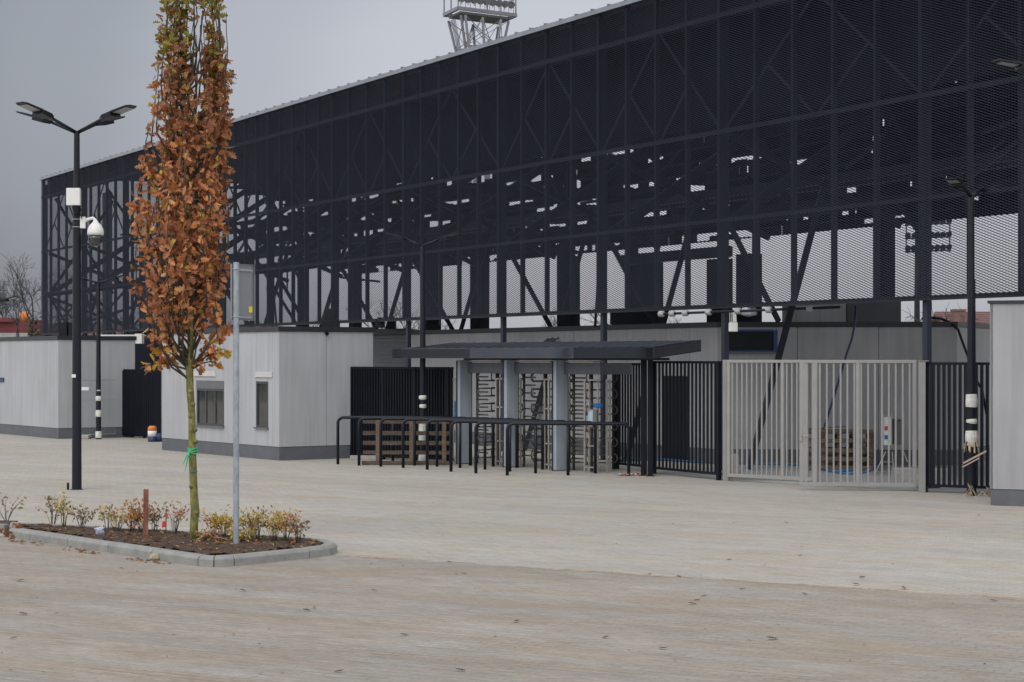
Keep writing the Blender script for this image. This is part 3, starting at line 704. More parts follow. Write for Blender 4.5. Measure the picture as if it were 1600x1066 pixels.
b = MB(); s0 = lc+dl*4.45; s1 = lc+dl*4.9
b.obox((s0.x, s0.y, wz(597, 61)), (s1.x-s0.x, s1.y-s0.y, 0), Vector((-.818, -.575, 0))*.03, (0, 0, .14)); b.build('sign_strip', M['navy'], LTb)
b = MB(); p = lc+dr_*2.3; b.box(p.x-1.1, p.y+.4, 3.08, p.x+.35, p.y+.75, 3.125); b.box(p.x+.12, p.y+.1, 2.85, p.x+.33, p.y+.5, 3.15); b.build('gutter', M['white'], LTb)
b = MB(); b.box(wx(92, 59), 59, 3.075, wx(104, 59), 59.5, wz(504, 59)); b.box(wx(107, 59), 59, 3.075, wx(116, 59), 59.5, wz(504, 59)); tag(b.build('roof_vents', M['black']), 'pair of black vents on the roof of the left hut', 'vent')
rc = Vector((7.79, 31.3)); rp_ = [tuple(rc), tuple(rc+Vector((.93, -.36))*8), tuple(rc+Vector((.93, -.36))*8+Vector((.36, .93))*3), tuple(rc+Vector((.36, .93))*3)]
panel_building('gate_hut', 'pale smooth walled hut cut by the right edge of the photo', rp_, 3.34, [[0, 1.35, 2.7, 4.05, 5.4, 6.7, 8], None, None, None], m='wall2', zp=.27, cop=.05)
# dark block between left hut and ticket hut
b = MB(); b.prism([(-13.0, 66), (-9.0, 68), (-9.0, 72), (-13.0, 71)], 0, 3.05); tag(b.build('plant_block', M['steel_dark'], bevel=.01), 'dark low block behind the left black fence', 'outbuilding')

# ------------------------------------------------------------ fences
def fence(name, label, P0, P1, H, pitch, bw, bd, posts, m='fence_black', z0=.1, pw=.08, cat='fence', rail=.05, ph=None):
    P0 = Vector((P0[0], P0[1], 0)); P1 = Vector((P1[0], P1[1], 0)); ln = (P1-P0).length; d = (P1-P0)/ln; nn = Vector((-d.y, d.x, 0))
    T = thing(name, label, cat, (P0+P1)/2)
    for u in posts:
        b = MB(); b.obox(P0+d*(u-pw/2)-nn*pw/2, d*pw, nn*pw, Vector((0, 0, ph or H))); b.build('post', M[m], T, bevel=.004)
    for zz in (H-rail, z0):
        b = MB(); b.obox(P0-nn*.02+Vector((0, 0, zz)), d*ln, nn*.04, Vector((0, 0, rail))); b.build('rail', M[m], T)
    b = MB(); k = int(ln/pitch)
    for i in range(k+1):
        u = (i+.5)*ln/(k+1); b.obox(P0+d*(u-bw/2)-nn*bd/2+Vector((0, 0, z0+rail)), d*bw, nn*bd, Vector((0, 0, H-z0-2*rail)))
    b.build('bars', M[m], T)
    return T
fence('bar_fence', 'black dense bar fence between the two pale huts', G(181, 683), G(254, 686), 2.07, .085, .07, .09, [0, .73, 1.35], z0=.05)
fence('bar_fence', 'black dense bar fence right of the windowed hut, behind the pallet', G(548, 716), G(708, 723), 2.2, .085, .04, .07, [0, 1.05, 2.05, 3.05], z0=.05)
p0, p1 = Vector((2.84, 40.1)), G(1127, 751)
fence('bar_fence', 'black open bar fence between turnstiles and light gate', (2.95, 39.9), (p1.x, p1.y), 2.345, .14, .042, .028, [0, 2.4])
fence('bar_fence', 'black bar fence between light gate and right hut', G(1446, 769.2), G(1547, 773), 2.33, .105, .05, .045, [0, 1.25])
# short black fence next to turnstile
fence('bar_fence', 'narrow black bar panel beside the rightmost turnstile', G(962, 733), G(1001, 737), 2.30, .13, .04, .03, [0.0], pw=.12)
for x, Y, w in ((1006, 39.3, .12), (1016, 39.1, .10)):
    b = MB(); X = wx(x, Y); b.box(X-w/2, Y-w/2, 0, X+w/2, Y+w/2, 2.42); b.box(X-w*.9, Y-w*.9, 0, X+w*.9, Y+w*.9, .012)
    tag(b.build('steel_post', M['fence_black'], bevel=.005), 'thick black square post under the canopy end, '+('left of the two' if x < 1010 else 'right of the two'), 'post')
# temporary wire fence in front of the left hut
T = thing('wire_fence', 'thin wire mesh site fence before the left hut', 'fence', G(155, 684))
b = MB(); A = Vector((wx(128, 57.2), 57.2, 0)); B = Vector((wx(181, 58.0), 58.0, 0))
for z in (.12, 1.15, 1.75): b.tube([A+Vector((0, 0, z)), B+Vector((0, 0, z))], .012 if z != 1.15 else .005, 5)
for k in range(24): p = A.lerp(B, k/23); b.tube([p+Vector((0, 0, .1)), p+Vector((0, 0, 1.75))], .003, 4, False)
b.build('wire_panel', M['galv'], T)
b = MB(); b.box(A.x, A.y-.25, 0, A.x+.25, A.y+.2, .12); b.build('foot', M['concrete'], T, bevel=.02)
b = MB(); b.box(wx(128, 57.1), 57.05, wz(610, 57), wx(138, 57), 57.08, wz(605, 57)); b.build('tag_plate', M['white'], T)

# ------------------------------------------------------------ light gates
gp = G(1440, 769.5); gq = G(1130, 751)
def gate_leaf(name, label, P0, P1, bars, thick, H=2.37, zb=.08, m='gate', bw=.03):
    P0 = Vector((*P0[:2], 0)); P1 = Vector((*P1[:2], 0)); ln = (P1-P0).length; d = (P1-P0)/ln; nn = Vector((-d.y, d.x, 0)); T = thing(name, label, 'gate', (P0+P1)/2)
    b = MB(); z = Vector((0, 0, 1)); w = .07
    b.obox(P0-nn*.03+z*zb, d*ln, nn*.06, z*w); b.obox(P0-nn*.03+z*(H-w*.8), d*ln, nn*.06, z*w*.8)
    for u in [0, ln-w]+[ln*t-w/2 for t in thick]: b.obox(P0+d*u-nn*.028+z*(zb+w), d*w, nn*.056, z*(H-zb-w*1.8))
    b.build('frame', M[m], T, bevel=.004)
    b = MB()
    for i in range(bars):
        u = ln*(i+1)/(bars+1)
        if any(abs(u-ln*t) < .06 for t in thick): continue
        b.obox(P0+d*(u-bw/2)-nn*.015+z*(zb+w), d*bw, nn*.03, z*(H-zb-1.8*w))
    b.build('bars', M[m], T); return T, P0, d, nn
g1 = gate_leaf('gate_leaf', 'light grey barred gate leaf further back, left leaf', (wx(1137, 37.6), 37.6), (wx(1278, 36.2), 36.2), 17, [.62, .86], bw=.028)
g2 = gate_leaf('gate_leaf', 'light grey barred gate leaf with handle, swung forward at right', (wx(1249, 34.9), 34.9), (wx(1432, 34.65), 34.65), 16, [.0666*2, .5])
b = MB(); P0, d, nn = g2[1:]; b.obox(P0-nn*.05+Vector((0, 0, .9)), d*.05, nn*.02, Vector((0, 0, .16))); b.tube([P0+d*.03-nn*.05+Vector((0, 0, 1.0)), P0+d*.03-nn*.09+Vector((0, 0, 1.0)), P0+d*.16-nn*.09+Vector((0, 0, 1.0))], .011, 8)
b.build('handle', M['steel'], g2[0])
b = MB(); b.box(gp.x-.05, gp.y-.06, 0, gp.x+.06, gp.y+.05, 2.345); b.box(gp.x-.06, gp.y-.07, 2.345, gp.x+.12, gp.y+.06, 2.36); tag(b.build('gate_post', M['gate'], bevel=.005), 'light grey post right of the gates, beside the black fence', 'post')
b = MB(); b.box(gq.x-.01, gq.y-.06, 0, gq.x+.10, gq.y+.05, 2.37); b.box(gq.x+.12, gq.y-.05, 0, gq.x+.19, gq.y+.03, .2); tag(b.build('gate_post', M['gate'], bevel=.005), 'light grey post left of the gates, at the end of the open bar fence', 'post')
b = MB(); b.obox((gq.x+.1, gq.y-.02, .004), (wx(1290, 36.0)-gq.x-.1, 36.0-gq.y, 0), (.05, .08, 0), (0, 0, .055)); tag(b.build('gate_track', M['gate']), 'low steel threshold rail on the paving under the left gate leaf', 'rail')

# ------------------------------------------------------------ hoop rails
TR = None
hoops = [(528, 725.6), (561, 727.6), (595, 729.2), (630, 731.2), (667.6, 733.8), (704.8, 737), (743.6, 739.8), (792.6, 743)]
lbl = ['first, leftmost', 'second from left', 'third from left', 'fourth from left', 'fifth from left', 'third from right', 'second from right', 'last, rightmost']
Lh = 2.49; hh = 1.06; rr_ = .035
for i, (x, y) in enumerate(hoops):
    g = G(x, y)
    if TR is None:
        TR = thing('queue_rail', '', 'railing', (g.x, g.y, 0), 'black tubular queue rails in front of the turnstiles')
        b = MB(); c = .13; P = [(0, 0, 0), (0, 0, hh-c)]
        P += [(c-c*math.cos(a), 0, hh-c+c*math.sin(a)) for a in [math.pi/2*k/6 for k in range(1, 7)]]
        P += [(Lh-c+c*math.sin(a), 0, hh-c+c*math.cos(a)) for a in [math.pi/2*k/6 for k in range(0, 7)]]+[(Lh, 0, 0)]
        o = b.tube([Vector(q) for q in P], rr_, 12); o = b.build('hoop', M['lamp_black'], None, True); o.parent = TR
        b = MB(); b.tube([(Lh/2, 0, 0), (Lh/2, 0, hh-.02)], rr_*.95, 12); o = b.build('middle_leg', M['lamp_black'], None, True); o.parent = TR
        cur = TR
    else:
        cur = copy_thing(TR, (g.x, g.y, 0))
    cur['label'] = 'black tubular queue rail, '+lbl[i]+' of the eight'

# ------------------------------------------------------------ turnstiles and canopy
u = Vector((.63, -.7766, 0)).normalized(); w = Vector((-u.y, u.x, 0)); Z = Vector((0, 0, 1))
p1g = G(725, 725); p3g = G(875, 735.5); sp = (p3g-p1g).length/2; ud = (p3g-p1g).normalized()
where = ['left', 'middle', 'right']
for i in range(3):
    c = p1g+ud*sp*i
    b = MB(); b.obox(c-ud*.05-w*.15+Z*.015, ud*.10, w*.33, Z*(2.345)); 
    T = thing('gate_pillar', 'film wrapped blue grey pillar, '+where[i]+' of the three under the canopy', 'pillar', c, 'wrapped turnstile pillars')
    b.build('casing', M['film'], T, bevel=.006)
    b = MB(); b.obox(c-ud*.062-w*.18, ud*.010, w*.39, Z*2.35); b.obox(c-ud*.05+w*.185, ud*.10, w*.012, Z*2.35); b.build('edge_plate', M['frame'], T)
    # full height turnstile
    t0 = c+ud*.08; lane = sp-.16 if i < 2 else 1.15; ctr = t0+ud*lane*.46+w*.35
    T = thing('turnstile', 'full height barred turnstile, '+where[i]+' of the three', 'turnstile', ctr, 'full height turnstiles')
    b = MB(); b.obox(t0+w*.05+Z*2.06, ud*lane, w*.9, Z*.24); b.build('header', M['header'], T, bevel=.008)
    b = MB(); b.obox(t0+w*.0+Z*2.315+ud*.1, ud*lane*.75, w*.35, Z*.03); b.build('ceiling_light', mat('warm_panel', (.40, .34, .26), .5, .1, 5) if i == 0 else bpy.data.materials['warm_panel'], T)
    b = MB(); b.tube([ctr, ctr+Z*2.06], .045, 12); b.build('rotor_shaft', M['steel_worn'], T, True)
    b = MB()
    for k in range(3):
        a = R(35+120*k+i*17); dd = ud*math.cos(a)+w*math.sin(a)
        for q in range(11):
            z = .18+q*.172; b.tube([ctr+Z*z, ctr+dd*.56+Z*z], .017, 8)
            if q % 2 == 0: b.tube([ctr+dd*.56+Z*z, ctr+dd*.60+Z*(z+.08), ctr+dd*.56+Z*(z+.172)], .015, 6)
    b.build('rotor_arms', M['steel_worn'], T, True)
    # comb bars fixed to the pillar side
    b = MB()
    for q in range(11):
        z = .26+q*.172; b.tube([t0+w*.3+Z*z, t0+w*.3+ud*.42+Z*z], .017, 8)
    b.tube([t0+w*.32+Z*.0, t0+w*.32+Z*2.06], .03, 8)
    b.build('comb_bars', M['steel_worn'], T, True)
    # guard cage
    b = MB()
    for s_, m_ in (((lane-.42), 0), ((lane-.28), .0), ((lane-.12), .1), ((lane-.12), .35), ((lane-.3), .6)):
        q = t0+ud*s_+w*m_; b.obox(q-ud*.02-w*.02, ud*.04, w*.03, Z*1.96)
    for zz in (.1, .55, 1.0, 1.3, 1.93):
        b.obox(t0+ud*(lane-.42)-w*.02+Z*zz, ud*.32, w*.025, Z*.03)
    b.build('guard_cage', M['steel'], T)
    if i == 2:
        b = MB(); q = t0+ud*(lane-.28)-w*.08; b.obox(q+Z*.96, ud*.2, w*.12, Z*.36); rb = b.build('card_reader', M['steel'], T, bevel=.008)
        b = MB(); b.obox(q-w*.006+ud*.06+Z*.99, ud*.14, w*.004, Z*.3); b.build('paper_sheet', mat('paper', (.36, .48, .60), .6, .05, 3), T)
        b = MB(); q = t0+ud*(lane-.0)+w*0; b.lathe(q+Z*1.36, [(.02, 0), (.10, .02), (.11, .07), (.06, .1)], 10); b.build('plastic_cap', M['blue'], T)
    else:
        b = MB(); q = t0+ud*(lane-.27)+w*.16
        for k in range(3):
            b.lathe(q+Z*(.95+.14*k)+rv(rnd, .02), [(.04, 0), (.10, .02), (.11, .09), (.09, .16), (.03, .17)], 7)
        b.obox(q-ud*.09+Z*.72, ud*.06, w*.05, Z*.3); o = b.build('plastic_cover', M['blue'], T)
T = thing('guard_panel', 'steel post pair with blue plastic left of the turnstiles', 'fence', G(711, 724))
b = MB()
for x in (708, 713): X = wx(x, 44.2); b.box(X-.02, 44.2, 0, X+.02, 44.24, 1.92)
b.box(wx(706.5, 44.2), 44.19, 1.9, wx(715, 44.2), 44.25, 1.94); b.build('steel_post', M['steel'], T)
b = MB(); X = wx(711, 44.1); b.box(X-.02, 44.05, 1.05, X+.09, 44.15, 1.42); b.build('plastic_cover', M['blue'], T, bevel=.02)
# red object seen through the right lane
b = MB(); b.box(wx(908, 52), 52, wz(587, 52), wx(925, 52), 52.3, wz(578, 52)); tag(b.build('red_banner', M['pinkred'], bevel=.03), 'small red patch seen through the right turnstile', 'banner')
# canopy
FR = Vector((wx(1024, 37.9), 37.9, 0)); FL = Vector((wx(628, 44.4), 44.4, 0)); TL = Vector((wx(613, 45.2), 45.2, 0))
BR = Vector((wx(1095.5, 38.8), 38.8, 0)); BL = BR+(FL-FR)*.98
T = thing('canopy', 'flat dark metal canopy over the turnstiles', 'canopy', (FR+FL)/2)
zb_, zt2 = 2.40, 2.63; zbr, ztr = 2.54, 2.775
def fas(A, B, zA0, zA1, zB0, zB1, m, nm='fascia', th=.02):
    d = (B-A).normalized(); nn = Vector((d.y, -d.x, 0))
    b = MB(); a0, a1, b0, b1 = A+Z*zA0, A+Z*zA1, B+Z*zB0, B+Z*zB1; off = -nn*th
    b.add([a0, b0, b1, a1, a0+off, b0+off, b1+off, a1+off], [(0, 1, 2, 3), (7, 6, 5, 4), (0, 4, 5, 1), (3, 2, 6, 7), (1, 5, 6, 2), (0, 3, 7, 4)])
    return b.build(nm, M[m], T)
M1 = FL.lerp(FR, .30); M2 = FL.lerp(FR, .71)
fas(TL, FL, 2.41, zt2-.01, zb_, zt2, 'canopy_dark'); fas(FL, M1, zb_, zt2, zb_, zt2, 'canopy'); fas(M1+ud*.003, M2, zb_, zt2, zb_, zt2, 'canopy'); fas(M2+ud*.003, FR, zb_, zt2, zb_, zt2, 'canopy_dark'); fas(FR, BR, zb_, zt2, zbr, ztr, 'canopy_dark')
b = MB(); e = .0
rt = [FL+Z*(zt2-.02), FR+Z*(zt2-.02), BR+Z*(ztr-.012), BL+Z*(ztr-.012), TL+Z*(zt2-.02)]
b.add(rt+[p-Z*.2 for p in rt], [(0, 1, 2, 3, 4), (9, 8, 7, 6, 5), (1, 6, 7, 2), (2, 7, 8, 3), (3, 8, 9, 4), (4, 9, 5, 0), (0, 5, 6, 1)])
b.build('roof_deck', M['canopy_roof'], T)
b = MB()
for k in range(22):
    t = (k+.5)/22; A = FL.lerp(FR, t)+Z*(zt2-.02); B = BL.lerp(BR, t)+Z*(ztr-.012); b.seg(A, B, .02, .018)
b.build('standing_seams', M['canopy_roof'], T)
b = MB(); A = FL.lerp(FR, .22); A2 = FL.lerp(FR, .99); b.obox(A+w*.35+Z*2.36, (A2-A), w*.12, Z*.05); b.build('underside_beam', M['canopy_dark'], T)
# pallet in front of the dense fence
T = thing('wooden_pallet', 'long wooden pallet on edge behind the queue rails', 'pallet', (wx(634, 43.3), 43.3, 0))
Y = 43.25; xa, xb = wx(567, Y), wx(702, Y)
b = MB()
for (ya, yb) in ((657, 662), (673.5, 680), (689, 695.5), (704, 710)):
    b.obox((xa, Y-.02, wz(yb, Y)), (xb-xa, 0, rnd.uniform(-.01, .01)), (0, .025, 0), (0, 0, (yb-ya)*Y/F))
b.build('boards', M['wood_dark'], T, bevel=.004)
b = MB(); b.box(xa-.02, Y-.12, 0.004, xb, Y+.03, .09); b.build('base_board', M['wood_dark'], T, bevel=.004)
for x in (590.5, 643, 694): b = MB(); X = wx(x, Y); b.box(X-.045, Y-.04, .09, X+.045, Y-.022, 1.0); b.box(X-.05, Y-.022, .09, X+.05, Y+.1, 1.0); b.build('stringer', M['wood'], T, bevel=.004)
# small low things by the dense fence
b = MB(); b.box(wx(548, 45.6), 45.4, 0, wx(590, 45), 45.5, .1); tag(b.build('base_plank', M['concrete'], bevel=.01), 'low grey plank lying at the foot of the dense fence', 'plank')
# red white tape litter
b = MB(); r = random.Random(4); P = [G(963+r.uniform(-1, 1)+i*3.2, 743+r.uniform(-1.5, 1.5))+Vector((0, 0, r.uniform(.01, .04))) for i in range(16)]
for i in range(15):
    if i % 2 == 0: b.seg(P[i], P[i+1], .05, .006)
T = thing('barrier_tape', 'crumpled red and white tape lying by the canopy posts', 'tape', P[7]); b.build('red_pieces', M['red_tape'], T)
b = MB()
for i in range(15):
    if i % 2: b.seg(P[i], P[i+1], .05, .006)
b.build('white_pieces', M['white'], T)
# paint bucket at left fence
Yb = 7200/(690.5-560); X = wx(238, Yb)
T = thing('paint_canister', 'orange, white and navy canister by the left black fence', 'canister', (X, Yb, 0))
b = MB(); b.lathe((X, Yb, 0), [(.12, 0), (.13, .02), (.13, .16)], 16); b.build('lower_band', M['navy'], T, True)
b = MB(); b.lathe((X, Yb, .16), [(.131, 0), (.131, .16)], 16); b.build('white_band', M['white'], T, True)
b = MB(); b.lathe((X, Yb, .32), [(.13, 0), (.13, .08), (.10, .12), (.09, .14)], 16); b.build('top_band', M['orange'], T, True)
b = MB(); b.lathe((X+.19, Yb+.05, 0), [(.1, 0), (.12, .24)], 12); tag(b.build('bucket', M['navy'], None, True), 'small dark bucket right of the orange canister', 'bucket')

# ------------------------------------------------------------ annex under the stand
def FP(t, D, h=0.): return Vector((27.19-.5557*t+.8741*D, t+.4857*D, h))
fa = Vector((-.4857, .8741, 0)); fn = Vector((.8741, .4857, 0))
A0 = FP(42.63, 1.3); A1 = FP(56.4, 1.3); A2 = Vector((9.95, 42.95, 0))
ann = [(A0.x, A0.y), (A2.x, A2.y), (A2.x+2.2, A2.y+4), (A0.x+2.2+1, A0.y+5.5), (A1.x+3.2, A1.y+1.8), (A1.x, A1.y)]
def xu(x, P, Q):   # distance along P->Q where image x falls
    r_ = (x-800)/F; d = (Q-P).normalized(); return (r_*P.y-P.x)/(d.x-r_*d.y)
Lj = (A1-A0).length
jf = sorted(Lj-xu(x, A0, A1) for x in (1041, 981, 896, 820, 770, 739, 700, 668))
jf = [0]+[Lj-v for v in sorted([xu(x, A0, A1) for x in (1077, 1041, 981, 896, 820, 770, 739, 700, 668)], reverse=True)]+[Lj]
jr = [0]+[xu(x, A0, A2) for x in (1131.5, 1214, 1246, 1373)]+[(A2-A0).length]
wlx = (xu(1133, A0, A2), xu(1213, A0, A2))
jr[1], jr[2] = wlx
AT = panel_building('concourse_block', 'long low concrete panelled block under the dark stand', ann, 3.22, [jr, None, None, None, None, jf], [(0, wlx[0], wlx[1], 2.54, 3.03, 0, 0)], m='wall2', zp=.35, cat='building')
d = (A2-A0).normalized(); n_ = Vector((-.0, -1, 0)); b = MB()
for (x0, x1, y0, y1) in ((1130, 1134, 518, 552), (1209, 1215, 516, 552), (1134, 1209, 515, 518), (1134, 1209, 548, 552)):
    a = A0+d*xu(x0, A0, A2); c = A0+d*xu(x1, A0, A2); b.obox(Vector((a.x, a.y-.012, wz(y1, a.y))), (c-a), Vector((0, .008, 0)), Vector((0, 0, (y1-y0)*a.y/F)))
q_ = MB(); a = A0+d*xu(1134.5, A0, A2); c = A0+d*xu(1208.5, A0, A2); q_.obox(Vector((a.x, a.y-.004, 2.545)), (c-a), Vector((0, .008, 0)), Vector((0, 0, .48))); q_.build('black_sheet', M['black'], AT)
b.build('masking_tape', mat('masking_tape', (.02, .06, .22), .5, .2, 8), AT)
dd = (A1-A0).normalized(); nw = Vector((-.8741, -.4857, 0)); a = A0+dd*xu(1077, A0, A1); c = A0+dd*xu(1037, A0, A1)
b = MB(); b.obox(a+nw*.001+Z*.02, c-a, nw*.03, Z*1.97); b.build('door', M['black'], AT)
for x in (864, 873):
    P = A0+dd*xu(x, A0, A1)+nw*.12+Z*2.88
    b = MB(); b.tube([P, P+nw*.12-Z*.08], .06, 8); b.tube([P-nw*.12+Z*.05, P], .02, 6); tag(b.build('wall_camera', M['frame_light'], bevel=.004), 'small beige camera on the concrete block wall, '+('left' if x < 870 else 'right')+' one', 'camera')
# louvred grey block further left
P = Vector((wx(578, 58.5), 58.5)); Q = Vector((wx(642, 57.3), 57.3))
T = thing('louvre_block', 'dark grey louvred block between hut and concrete block', 'outbuilding', (P.x, P.y, 0))
b = MB(); b.prism([tuple(P), tuple(Q), (Q.x+.3, Q.y+1.2), (P.x+.4, P.y+5)], 0, 3.1); b.build('body', M['louvre'], T)
b = MB(); dq = Vector((Q.x-P.x, Q.y-P.y, 0))
for k in range(22): b.obox(Vector((P.x, P.y-.03, .2+k*.13)), dq, Vector((0, .028, .02)), Vector((0, 0, .05)))
b.build('slats', M['louvre'], T)
b = MB(); b.obox(Vector((P.x-.1, P.y-.1, 3.11)), dq*1.04, Vector((.2, 3, 0)), Vector((0, 0, .18))); b.build('coping', M['coping'], T)
# rooftop box and pieces on the annex
b = MB(); b.box(wx(1236, 45), 45, 3.23, wx(1322, 45), 46.5, wz(474, 45)); b.box(wx(1244, 45), 44.98, 3.24, wx(1282, 45), 45, wz(476, 45)); tag(b.build('roof_housing', M['wall2'], bevel=.01), 'light grey housing on the concrete block roof', 'housing')
b = MB(); b.box(wx(1323, 45.2), 45.2, 3.23, wx(1408, 45.2), 46.5, wz(470, 45.2)); tag(b.build('roof_housing', M['louvre'], bevel=.01), 'darker grey housing on the roof, right of the light one', 'housing')
b = MB(); b.box(wx(955, 47), 47, 3.23, wx(1030, 47), 47.6, wz(487, 47)); tag(b.build('cable_tray', M['steel_dark'], bevel=.01), 'dark cable tray box on the concrete block roof, left of the sleeved pipe', 'tray')
b = MB(); P = [PX(1440, 498, 43), PX(1455, 496.5, 43), PX(1470, 498, 43), PX(1482, 503, 43), PX(1497, 515, 42.8), PX(1503, 532, 42.8), PX(1512, 556, 42.7), PX(1518, 580, 42.7), PX(1535, 610, 42.5), PX(1542, 650, 42.4)]
b.tube(P, .028, 8); tag(b.build('black_cable', M['black'], None, True), 'thick black cable drooping off the right end of the concrete block', 'cable')
# pipe with white sleeves hanging below the mesh
pa, pb = PX(1028, 491, 41.5), PX(1312, 480, 38.2)
T = thing('sleeved_pipe', 'dark horizontal pipe with white sleeves under the mesh screen', 'pipe', (pa+pb)/2)
b = MB(); b.tube([pa, pb], .028, 10); b.build('pipe', M['steel_dark'], T, True)
for x in (1034, 1052, 1074, 1112, 1159, 1207, 1269):
    t = (x-1028)/284.; c = pa.lerp(pb, t); dp = (pb-pa).normalized(); b = MB(); b.tube([c-dp*.07, c-dp*.05, c+dp*.05, c+dp*.07], [.045, .068, .068, .045], 14); b.build('sleeve', M['sleeve'], T, True)
b = MB(); c = PX(1170, 487, 40.2); b.lathe(c-Z*.1, [(.05, 0), (.16, .03), (.18, .1), (.14, .18), (.04, .2)], 9); o = b.build('plastic_bag', mat('bag', (.40, .42, .45), .3, .3, 20)); tag(o, 'crumpled clear plastic wrapped on the pipe by the strut', 'wrapping')
T = thing('cable_box', 'white cable box hanging on thin wires beside the thick column', 'box', PX(1145, 510, 40.3))
Yb = 40.3; b = MB(); b.box(wx(1139, Yb), Yb, wz(518.5, Yb), wx(1153, Yb), Yb+.08, wz(504, Yb)); b.build('housing', M['white'], T, bevel=.02)
b = MB()
for k in range(5): X = wx(1141+k*2.5, Yb); b.tube([(X, Yb+.04, wz(504, Yb)), (X-.01, Yb+.05, wz(487, Yb))], .008, 5)
b.build('wires', M['dirty_white'], T)

# ------------------------------------------------------------ yard behind the gate
Y = 41.0; T = thing('pallet_stack', 'weathered wooden crate of stacked pallets behind the light gate', 'pallets', (wx(1310, Y), Y, 0))
b = MB(); r = random.Random(8); xa, xb = wx(1256, Y), wx(1364, Y)
for z, a, c in ((.03, 0, 1), (.22, 0, 1), (.40, .0, .95), (.58, .05, 1), (.78, 0, 1)):
    for yy in (Y-.02, Y+.5): b.obox((xa+(xb-xa)*(1-c), yy, z), ((xb-xa)*c-a, 0, r.uniform(-.03, .03)), (0, .03, 0), (0, 0, .09))
b.obox((xa+.1, Y-.05, .84), (xb-xa-.1, 0, -.02), (0, .7, 0), (0, 0, .03))
for y_ in (Y-.05, Y+.1): b.obox((xa, y_, .88), (.9, 0, .05), (0, .09, 0), (0, 0, .02))
b.build('boards', M['wood'], T, bevel=.003)
b = MB()
for x in (1258, 1286, 1312, 1336, 1362):
    X = wx(x, Y); b.box(X-.05, Y+.012, .02, X+.05, Y+.1, .84)
    X = wx(x, Y); b.box(X-.04, Y+.4, .02, X+.04, Y+.5, .84)
b.obox((wx(1330, Y), Y-.05, .75), (.45, 0, -.5), (0, .03, 0), (.02, 0, .08))
b.build('blocks', M['wood_dark'], T, bevel=.003)
Y = 39.6; T = thing('power_cabinet', 'white site power cabinet on a metal A frame behind the gate', 'cabinet', (wx(1396, Y), Y, 0))
b = MB(); b.box(wx(1381, Y), Y, wz(696, Y), wx(1394, Y), Y+.2, wz(652, Y)); cb = b.build('cabinet', M['white'], T, bevel=.01)
b = MB(); b.box(wx(1397, Y), Y+.02, wz(695, Y), wx(1411, Y), Y+.2, wz(655, Y)); b.build('side_cabinet', M['frame_light'], T, bevel=.01)
b = MB(); b.box(wx(1382, Y), Y-.03, wz(672, Y), wx(1387, Y), Y, wz(666, Y)); b.build('red_socket', M['red_tape'], T, bevel=.006)
b = MB(); b.box(wx(1382, Y), Y-.03, wz(686, Y), wx(1387, Y), Y, wz(680, Y)); b.build('blue_socket', M['blue'], T, bevel=.006)
b = MB()
for P, Q in (((1379, 738), (1379, 645)), ((1393, 645), (1393, 700)), ((1379, 645), (1393, 645)), ((1412, 645), (1412, 700)), ((1398, 655), (1412, 655)), ((1384, 706), (1369, 737)), ((1394, 706), (1396, 737)), ((1369, 738), (1396, 738)), ((1378, 722), (1395, 722)), ((1408, 698), (1418, 722))):
    b.tube([PX(*P, Y-.02), PX(*Q, Y-.02)], .014, 6)
b.build('stand', M['steel'], T)
b = MB(); b.box(wx(1396, 37.9), 37.7, 0, wx(1434, 37.9), 38.1, .235); tag(b.build('concrete_block', M['concrete'], bevel=.015), 'low concrete block on the ground right behind the gate post', 'block')
b = MB(); b.box(wx(1447, 38), 37.8, 0, wx(1480, 38), 38.3, .22); tag(b.build('concrete_block', M['concrete'], bevel=.015), 'low concrete block behind the right black bar fence', 'block')
b = MB(); b.box(wx(1131, 40), 39.8, 0, wx(1153, 40), 40.3, .4); tag(b.build('concrete_block', M['concrete'], bevel=.015), 'taller concrete block behind the left gate leaf at the thick column', 'block')
b = MB(); r = random.Random(6); 
def hosepath(pts, rr=.03, nm='hose', lab='', m='hose'):
    b = MB(); V = [G(x, y)+Z*(rr) for x, y in pts]; S = []
    for i in range(len(V)-1):
        p0_, p1_, p2_, p3_ = V[max(i-1, 0)], V[i], V[i+1], V[min(i+2, len(V)-1)]
        for k in range(5):
            t = k/5; S.append(.5*((2*p1_)+(p2_-p0_)*t+(2*p0_-5*p1_+4*p2_-p3_)*t*t+(3*p1_-p0_-3*p2_+p3_)*t**3))
    S.append(V[-1]); b.tube(S, rr, 8); tag(b.build(nm, M[m], None, True), lab, 'hose')
hosepath([(965, 722), (1025, 720), (1090, 724), (1160, 726), (1240, 728), (1275, 731), (1300, 738), (1340, 736), (1362, 730), (1378, 722)], .03, 'blue_hose', 'long blue hose lying along the foot of the concrete block')
hosepath([(1275, 733), (1320, 742), (1352, 739), (1375, 728), (1384, 722)], .028, 'blue_hose', 'shorter blue hose coiling to the power cabinet')
b = MB(); P = [PX(1337, 478, 42.4), PX(1336, 505, 42.3), PX(1331, 530, 42.2), PX(1322, 556, 42.1), PX(1312, 590, 42), PX(1300, 630, 41.8), PX(1290, 662, 41.6), PX(1285, 676, 41.4), PX(1275, 685, 41.3)]
b.tube(P, .026, 8); tag(b.build('hanging_hose', M['hose_dark'], None, True), 'dark blue hose hanging down the concrete wall behind the gate', 'hose')
# concrete step seen under the stand
b = MB(); b.add([(x, y, .005) for x, y in ((2.9, 40.2), (4.1, 37.9), (7.4, 34.6), (8.6, 34.0), (14, 36), (12.5, 43.0), (5, 43.2))][::1], [tuple(range(7))]); struct(b.build('yard_slab', mat('yard_concrete', (.27, .275, .28), .9, .15, 2, bump=.2)))

